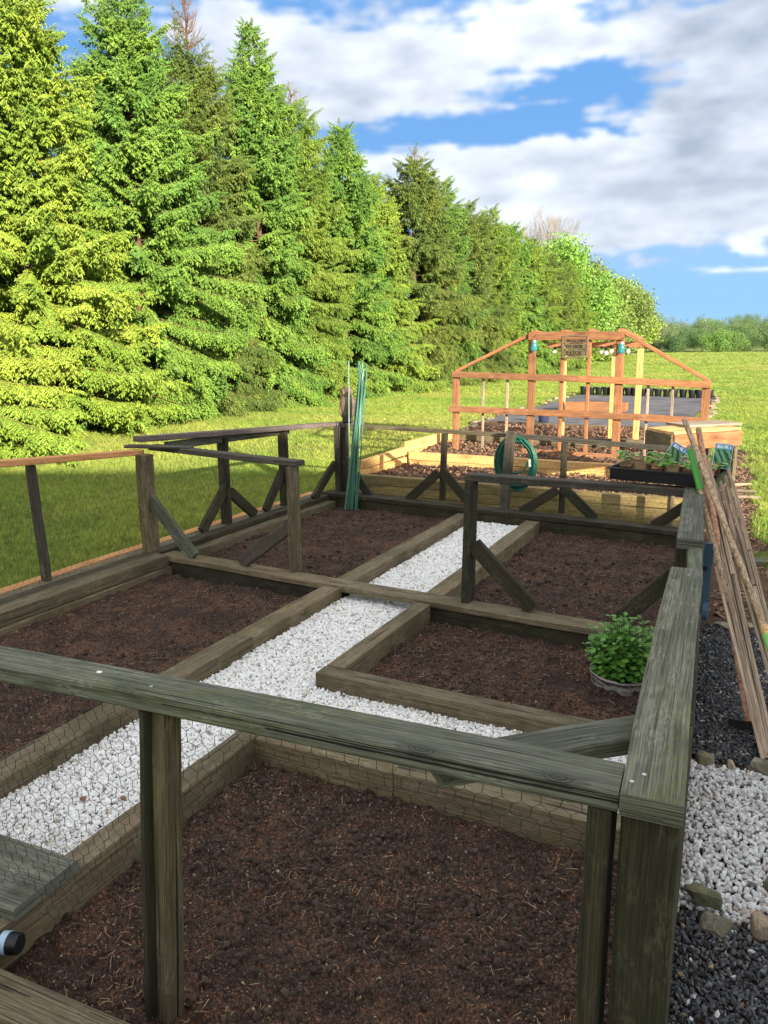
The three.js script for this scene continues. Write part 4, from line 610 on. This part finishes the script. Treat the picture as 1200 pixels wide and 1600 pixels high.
function spruce(o) {
  const g = thing('spruce_tree', o.label, 'tree', [o.x, 0, o.z], 'spruces in the row along the lawn'), r = rng(o.seed), h = o.h, list = [], limbs = [], up = V(0, 1, 0);
  const tp = []; for (let k = 0; k <= 6; k++) tp.push(V((r() - .5) * .08, h * .985 * k / 6, (r() - .5) * .08)); const tg = limb(tp, .13, .012, 18); const tm = shadow(new THREE.Mesh(tg, barkMat)); tm.name = 'trunk'; g.add(tm);
  const live = o.dead ? h * (1 - o.dead) : h, tone = o.tone;
  for (let y0 = .18; y0 < h - .1; y0 += o.step || .2) {
    const n = y0 / h > .9 ? 5 : 8, off = r() * 6.28;
    for (let b = 0; b < n; b++) {
      const y = Math.min(h * .985, Math.max(.12, y0 + (r() - .5) * .3)), t = y / h, a = off + b / n * 6.283 + (r() - .5) * .7, bulge = .62 + .75 * n2(a * 1.2 + o.seed, y * .75), prof = Math.pow(1 - t, .8) * (t < .06 ? .8 : 1) + .035;
      if (r() < .1) continue; const L = o.r * prof * bulge * (.78 + .34 * r()) * (r() < .07 ? 1.22 : 1), sl = lerp(-.18, .75, Math.pow(t, 1.4)) + (r() - .5) * .42, droop = lerp(.5, .12, t) * (.5 + r()), ax = Math.cos(a), az = Math.sin(a);
      const at = (s) => V(ax * L * s, y + L * (sl * s - droop * s * s + .32 * s * s * s * (1 - t * .5)), az * L * s), pts = [0, .25, .5, .75, 1].map(at);
      if (y > live) { limbs.push(limb(pts.map((p, i) => V(p.x, p.y + .12 * i * i * .05, p.z)), .012, .004, 5)); for (let q = 0; q < 3; q++) { const s = .35 + .5 * r(), p = at(s); limbs.push(limb([p, p.clone().add(V((r() - .5) * .2, .05 + r() * .12, (r() - .5) * .2)), p.clone().add(V((r() - .5) * .3, .12 + r() * .2, (r() - .5) * .3))], .005, .002, 3)); } if (r() < .85) continue; }
      else limbs.push(limb(pts, .005 + .009 * (1 - t), .0015, 4));
      const step = o.near ? .08 : .095, m = Math.max(2, Math.round(L * .85 / step));
      for (let k = 0; k <= m; k++) {
        const s = lerp(.22, 1, k / m), p = at(s), tan = at(Math.min(1, s + .02)).sub(at(s - .02)).normalize();
        for (const sd of k === m ? [0] : k % 2 || s < .45 ? [-1, 1] : [-1, 0, 1]) hangOne(sd, false); if (r() < .75 && s > .3) hangOne(r() < .5 ? -1 : 1, true);
        function hangOne(sd, hang) {
          if (sd && r() < .1) return;
          const yaw = sd * (.65 + .55 * r()), d = tan.clone().applyAxisAngle(up, yaw); d.y -= hang ? 1.1 + 1.3 * r() : (o.hang || .45) * (.4 + r()) * (sd ? 1 : .4) * (1.15 - t * .7); d.normalize();
          const z = d, x = up.clone().cross(z).normalize().applyAxisAngle(z, (r() - .5) * .9), yv = z.clone().cross(x); const q = new THREE.Quaternion().setFromRotationMatrix(new THREE.Matrix4().makeBasis(x, yv, z));
          const sc = (o.near ? .2 + .11 * r() : .24 + .12 * r()) * (hang ? 1.25 : 1) * (t > .85 ? .75 : 1) * (o.sc || 1) * (y > live ? .5 : 1), kk = .8 + .4 * r(), w = n2(a * 2 + o.seed * 3, y * 2.5), c = mix3(tone[0], tone[1], ss(.25, .75, w * .7 + r() * .3));
          list.push([p.x, p.y + .025, p.z, 0, 0, 0, sc, sc, sc, c[0] * kk, c[1] * kk, c[2] * kk, q]);
        }
      }
    }
  }
  const lm = shadow(new THREE.Mesh(mergeGeometries(limbs), twigMat)); lm.name = 'branches'; lm.userData.kind = 'stuff'; g.add(lm);
  instances(g, 'crown', sprays[o.kind || 0], needle, list);
  return list.length;
}
const lime = [[.22, .35, .036], [.34, .44, .048]], mint = [[.13, .27, .038], [.23, .38, .05]], olive = [[.15, .23, .038], [.25, .31, .045]], leafy = [[.2, .33, .04], [.32, .43, .05]];
let total = 0;
const S = [   // x, z, height, radius, tone, kind, dead top, label
  [-11.3, -6.4, 8.2, 2.5, lime, 0, 0, 'yellow-green spruce cut off by the left edge of the picture'],
  [-11.7, -9.8, 7.9, 2.45, lime, 0, 0, 'lime green spruce at the left, nearest of those with a visible top'],
  [-12.0, -12.7, 8.5, 2.2, mint, 0, 0, 'fresh green spruce with hanging shoots, second treetop from the left'],
  [-12.3, -15.0, 9.3, 1.9, olive, 1, .17, 'olive spruce with a tall bare dead top'],
  [-12.0, -17.0, 9.2, 1.9, mint, 0, 0, 'slim pointed green spruce just right of the bare dead top'],
  [-12.2, -19.0, 8.4, 2.1, leafy, 1, .06, 'spruce with several thin bare leaders at its top'],
  [-12.0, -21.4, 7.9, 2.1, mint, 0, 0, 'green spruce behind the owl decoy with leaning side tips'],
  [-12.1, -23.6, 7.0, 2.1, leafy, 0, 0, 'lower green spruce left of the spiky brownish top'],
  [-12.1, -26.8, 8.5, 2.3, olive, 1, .08, 'dark olive spruce with a spiky bare brownish top in mid row'],
  [-12.1, -29.4, 7.9, 2.2, mint, 1, 0, 'dark green spruce directly right of the spiky brownish top'],
  [-12.1, -32.2, 7.5, 2.2, olive, 1, 0, 'olive spruce above the left end of the trellis'],
  [-12.1, -35.2, 7.6, 2.2, leafy, 1, 0, 'green spruce beyond the olive one, left of the trellis top'],
  [-12.1, -38.4, 7.3, 2.2, mint, 0, 0, 'fresh green spruce above the trellis top beam'],
  [-12.1, -42, 7.2, 2.3, leafy, 1, 0, 'yellow-green spruce left of the bare grey tree'],
  [-12.2, -46, 7.0, 2.3, olive, 1, 0, 'olive green spruce in front of the bare grey tree'],
  [-12.3, -50.5, 6.6, 2.4, leafy, 1, 0, 'last spruce of the row before the leafy trees'],
];
S.forEach((a, i) => { total += spruce({ x: a[0], z: a[1], h: a[2], r: a[3], tone: a[4], kind: a[5], dead: a[6], label: a[7], seed: 300 + i * 13, near: i < 8, step: i > 7 ? .25 : .185, sc: (i > 7 ? 1.25 : 1.05) * (a[5] ? .95 : 1.05), hang: a[4] === mint ? 1.05 : .75 }); });
{ // second rank behind closes the gaps
  const r = rng(17); for (let k = 0; k < 7; k++) total += spruce({ x: -15 - r() * .5, z: -8 - k * 3.4, h: 7.2 + r() * 1.2, r: 2.3, tone: [leafy, olive, mint][k % 3], kind: 1, label: `${['first', 'second', 'third', 'fourth', 'fifth', 'sixth', 'seventh'][k]} spruce of the rear rank hidden behind the front row`, seed: 700 + k, step: .34, sc: 1.3 }); }
console.log('sprays', total);
// brown needle litter under the skirts
{ const r = rng(61), a = []; for (let i = 0; i < 9000; i++) { const z = lerp(-30, -5, r()), x = lerp(-11.8, -9.4, r()), k = .5 + r(); if (fbm(x * .8, z * .8, 3) < .42 + (x + 11.8) * .06) continue; a.push([x, .006, z, 0, r() * 6.28, 0, .03 + .05 * r(), .006, .004 + .004 * r(), .34 * k, .2 * k, .09 * k]); } instances(scene, 'needle_litter', lump(13, 0, .3), std({ roughness: 1 }), a); }

// ---------------------------------------------------------------- leafy trees far down the row, bare tree, far wood
function clump(sd, n, s) { const r = rng(sd), P = [], I = []; for (let i = 0; i < n; i++) { const c = V(r() - .5, r() - .5, r() - .5).multiplyScalar(1.5), a = V(r() - .5, r() - .5, r() - .5).normalize(), b = V(r() - .5, r() - .5, r() - .5).cross(a).normalize(), k = P.length / 3; for (const [u, v] of [[-1, 0], [0, -.55], [1, 0], [0, .55]]) { const q = c.clone().addScaledVector(a, u * s).addScaledVector(b, v * s); P.push(q.x, q.y, q.z); } I.push(k, k + 1, k + 2, k, k + 2, k + 3); } const g = new THREE.BufferGeometry(); g.setAttribute('position', new THREE.Float32BufferAttribute(P, 3)); g.setIndex(I); g.computeVertexNormals(); return g; }
const leafClump = clump(5, 70, .11), leafMatFar = new THREE.MeshPhysicalMaterial({ roughness: .7, side: THREE.DoubleSide, transmission: .2, thickness: 0 });
function crownList(r, cx, cy, cz, rx, ry, n, size, c0, c1) {
  const lobes = []; for (let k = 0; k < 14; k++) { const a = r() * 6.28, e = Math.asin(r() * 1.7 - .7), q = .45 + .4 * r(); lobes.push([Math.cos(a) * Math.cos(e) * q * rx, Math.sin(e) * q * ry, Math.sin(a) * Math.cos(e) * q * rx, (.32 + .2 * r())]); }
  const out = []; for (let i = 0; i < n; i++) { const l = lobes[i % 14], a = r() * 6.28, e = Math.asin(r() * 2 - 1), q = Math.pow(r(), .4), s = size * (.6 + .7 * r()), k = .75 + .5 * r(), c = mix3(c0, c1, r()); out.push([cx + l[0] + Math.cos(a) * Math.cos(e) * q * l[3] * rx, cy + l[1] + Math.sin(e) * q * l[3] * ry, cz + l[2] + Math.sin(a) * Math.cos(e) * q * l[3] * rx, r() * 6, r() * 6, r() * 6, s, s, s, c[0] * k, c[1] * k, c[2] * k]); } return out;
}
function leafTree(x, z, h, rx, label, c0, c1, sd, size, n) {
  const g = thing('leafy_tree', label, 'tree', [x, 0, z], 'leafy trees at the end of the row'), r = rng(sd); const tr2 = limb([V(0, 0, 0), V(.1, h * .3, .05), V(0, h * .75, 0)], h * .025, .03, 6); const bs = []; for (let k = 0; k < 6; k++) { const a = k * 1.05 + r(); bs.push(limb([V(0, h * (.25 + .06 * k), 0), V(Math.cos(a) * rx * .35, h * (.4 + .06 * k), Math.sin(a) * rx * .35), V(Math.cos(a) * rx * .7, h * (.5 + .07 * k), Math.sin(a) * rx * .7)], h * .01, .02, 5)); } const m = shadow(new THREE.Mesh(tr2, barkMat)); m.name = 'trunk'; g.add(m); bs.forEach((b) => { const q = shadow(new THREE.Mesh(b, barkMat)); q.name = 'limb'; g.add(q); });
  instances(g, 'crown', leafClump, leafMatFar, crownList(r, 0, h * .52, 0, rx, h * .5, n || 900, size, c0, c1));
}
leafTree(-15.5, -62, 8.6, 4.2, 'tall bright green leafy tree rising behind the end of the spruce row', [.14, .3, .04], [.24, .42, .05], 1, 1.05);
leafTree(-16.2, -72, 8.4, 4.4, 'rounded leafy tree right of the tall bright green one', [.14, .24, .04], [.25, .33, .06], 2, 1.1);
leafTree(-17, -84, 8.2, 4.6, 'soft green leafy tree between the rounded and the yellow-green one', [.16, .25, .05], [.26, .35, .06], 3, 1.2);
leafTree(-18, -97, 7.8, 4.8, 'yellow-green leafy tree sloping down at the right end of the row', [.2, .32, .04], [.32, .43, .05], 4, 1.3);
leafTree(-14.2, -57, 3.6, 3.0, 'low bright shrubby tree left of the trellis sign', [.2, .34, .03], [.3, .44, .04], 5, .8, 500);
leafTree(-18.5, -108, 5.6, 4.2, 'small leafy tree at the very end of the row by the field', [.16, .28, .05], [.26, .36, .06], 6, 1.2);
leafTree(-15.0, -76, 3.8, 3.4, 'low spreading bush behind the right rafter of the trellis', [.2, .36, .03], [.32, .48, .04], 7, .9, 500);
{ // bare tree
  const g = thing('bare_tree', 'bare grey tree with fine twigs behind the spruce row', 'tree', [-17.5, 0, -70]), r = rng(99), segs = []; const grow = (p, d, L, rad, n) => { const e = p.clone().addScaledVector(d, L); segs.push(rod(p.toArray(), e.toArray(), rad, rad * .7, 4)); if (!n) return; const kids = n > 3 ? 3 : 3; for (let k = 0; k < kids; k++) { const q = d.clone().add(V((r() - .5) * 1.1, .15 + r() * .25, (r() - .5) * 1.1)).normalize(); grow(e, q, L * (.66 + .2 * r()), rad * .62, n - 1); } };
  grow(V(-17.5, 0, -70), V(0, 1, 0), 3.4, .16, 6); const geos = segs.map((s) => s.deleteAttribute('uv')); part(g, 'trunk', geos[0], std({ color: 0x8a8078 })); const tw = part(g, 'twigs', mergeGeometries(geos.slice(1)), std({ color: 0x9a9088, roughness: 1 })); tw.userData.kind = 'stuff'; }
{ // far wood at the end of the field: one mass
  const r = rng(123), list = []; for (let k = 0; k < 250; k++) { const row2 = k % 4, x = lerp(-62, 80, r()), z = -152 - row2 * 9 - r() * 5, h = 4.3 + row2 * .95 + r() * 1.1, w = 2.8 + r() * 2.2, c = [[.1, .18, .05], [.13, .22, .055], [.16, .23, .075], [.19, .22, .11], [.11, .19, .08]][Math.floor(r() * 5)]; list.push(...crownList(r, x, h * .5, z, w, h * .5, 150, .62, c, c.map((q) => q * 1.35))); }
  instances(scene, 'woodland', leafClump, leafMatFar, list); }
for (const [x, z, h, w, l, c] of [[-8.9, -146, 3.6, 2.6, 'round bright green bush before the far wood', [.17, .3, .06]], [-5.6, -147, 2.9, 2.1, 'paler bush right of the round bright bush at the far wood', [.15, .25, .06]], [.4, -146, 2.7, 2.0, 'small green bush before the far wood at the right edge', [.13, .23, .06]], [-16, -147, 2.8, 2.1, 'dark green bush at the left end of the far wood', [.09, .17, .05]]]) {
  const g = thing('field_bush', l, 'bush', [x, 0, z], 'bushes at the end of the field'), r = rng(Math.round(x * 10) + 999); instances(g, 'crown', leafClump, leafMatFar, crownList(r, 0, h * .48, 0, w, h * .52, 260, .75, c, c.map((q) => q * 1.4))); const st = shadow(new THREE.Mesh(limb([V(0, 0, 0), V(.1, h * .3, 0), V(0, h * .6, 0)], .1, .04, 4), barkMat)); st.name = 'trunk'; g.add(st); }

// ---------------------------------------------------------------- the house behind the viewer that shades the garden
{ const g = thing('house', 'single-storey pale house with a low gable roof behind the viewer', 'house', [15.8, 0, 8.97]); const w = V(.973, 0, .231), u = V(-.231, 0, .973);   // w along the gable wall, u away from the garden
  const at = (a, y, d) => { const p = V(15.8, y, 8.97).addScaledVector(w, a).addScaledVector(u, d); return [p.x, p.y, p.z]; }, q = Math.atan2(w.z, w.x);
  const slab = (a0, a1, y0, y1, d0, d1) => { const b = new THREE.BoxGeometry(a1 - a0, y1 - y0, d1 - d0); b.rotateY(-q); b.translate(...at((a0 + a1) / 2, (y0 + y1) / 2, (d0 + d1) / 2)); return b; };
  const lap = std({ color: 0xcfc8ba, roughness: .85 }), trim = std({ color: 0xe8e6e0, roughness: .6 }), roofM = std({ color: 0x5a5550, roughness: .95 }), glass = std({ color: 0x222a30, roughness: .08 });
  const shape = new THREE.Shape([[-12, 0], [9, 0], [9, 6.12], [0, 6.48], [-12, 4.46]].map((p) => new THREE.Vector2(...p))); const wall = new THREE.ExtrudeGeometry(shape, { depth: 9, bevelEnabled: false }); wall.rotateY(-q); wall.translate(15.8, 0, 8.97); part(g, 'wall', wall, lap);
  for (const [a0, y0, a1, y1] of [[-12.4, 4.41, 0, 6.5], [0, 6.5, 9.5, 6.13]]) { const P = [at(a0, y0, -.35), at(a1, y1, -.35), at(a1, y1, 9.4), at(a0, y0, 9.4)], top = P.map((p) => [p[0], p[1] + .14, p[2]]); const gg = new ConvexGeometry([...P, ...top].map((p) => V(...p))); part(g, 'roof', gg, roofM); }
  for (const a of [-9, -5.4, 3, 6.4]) { const f = part(g, 'window', slab(a - .6, a + .6, 1, 2.3, -.03, .02), trim); part(f, 'pane', slab(a - .52, a + .52, 1.08, 2.22, -.045, -.032), glass); }
  const dr = part(g, 'door', slab(-2, -1.05, .02, 2.1, -.04, .02), std({ color: 0x5c6a70, roughness: .5 })); part(dr, 'handle', slab(-1.2, -1.12, 1, 1.06, -.1, -.042), M.nail);
}
renderer.render(scene, camera);
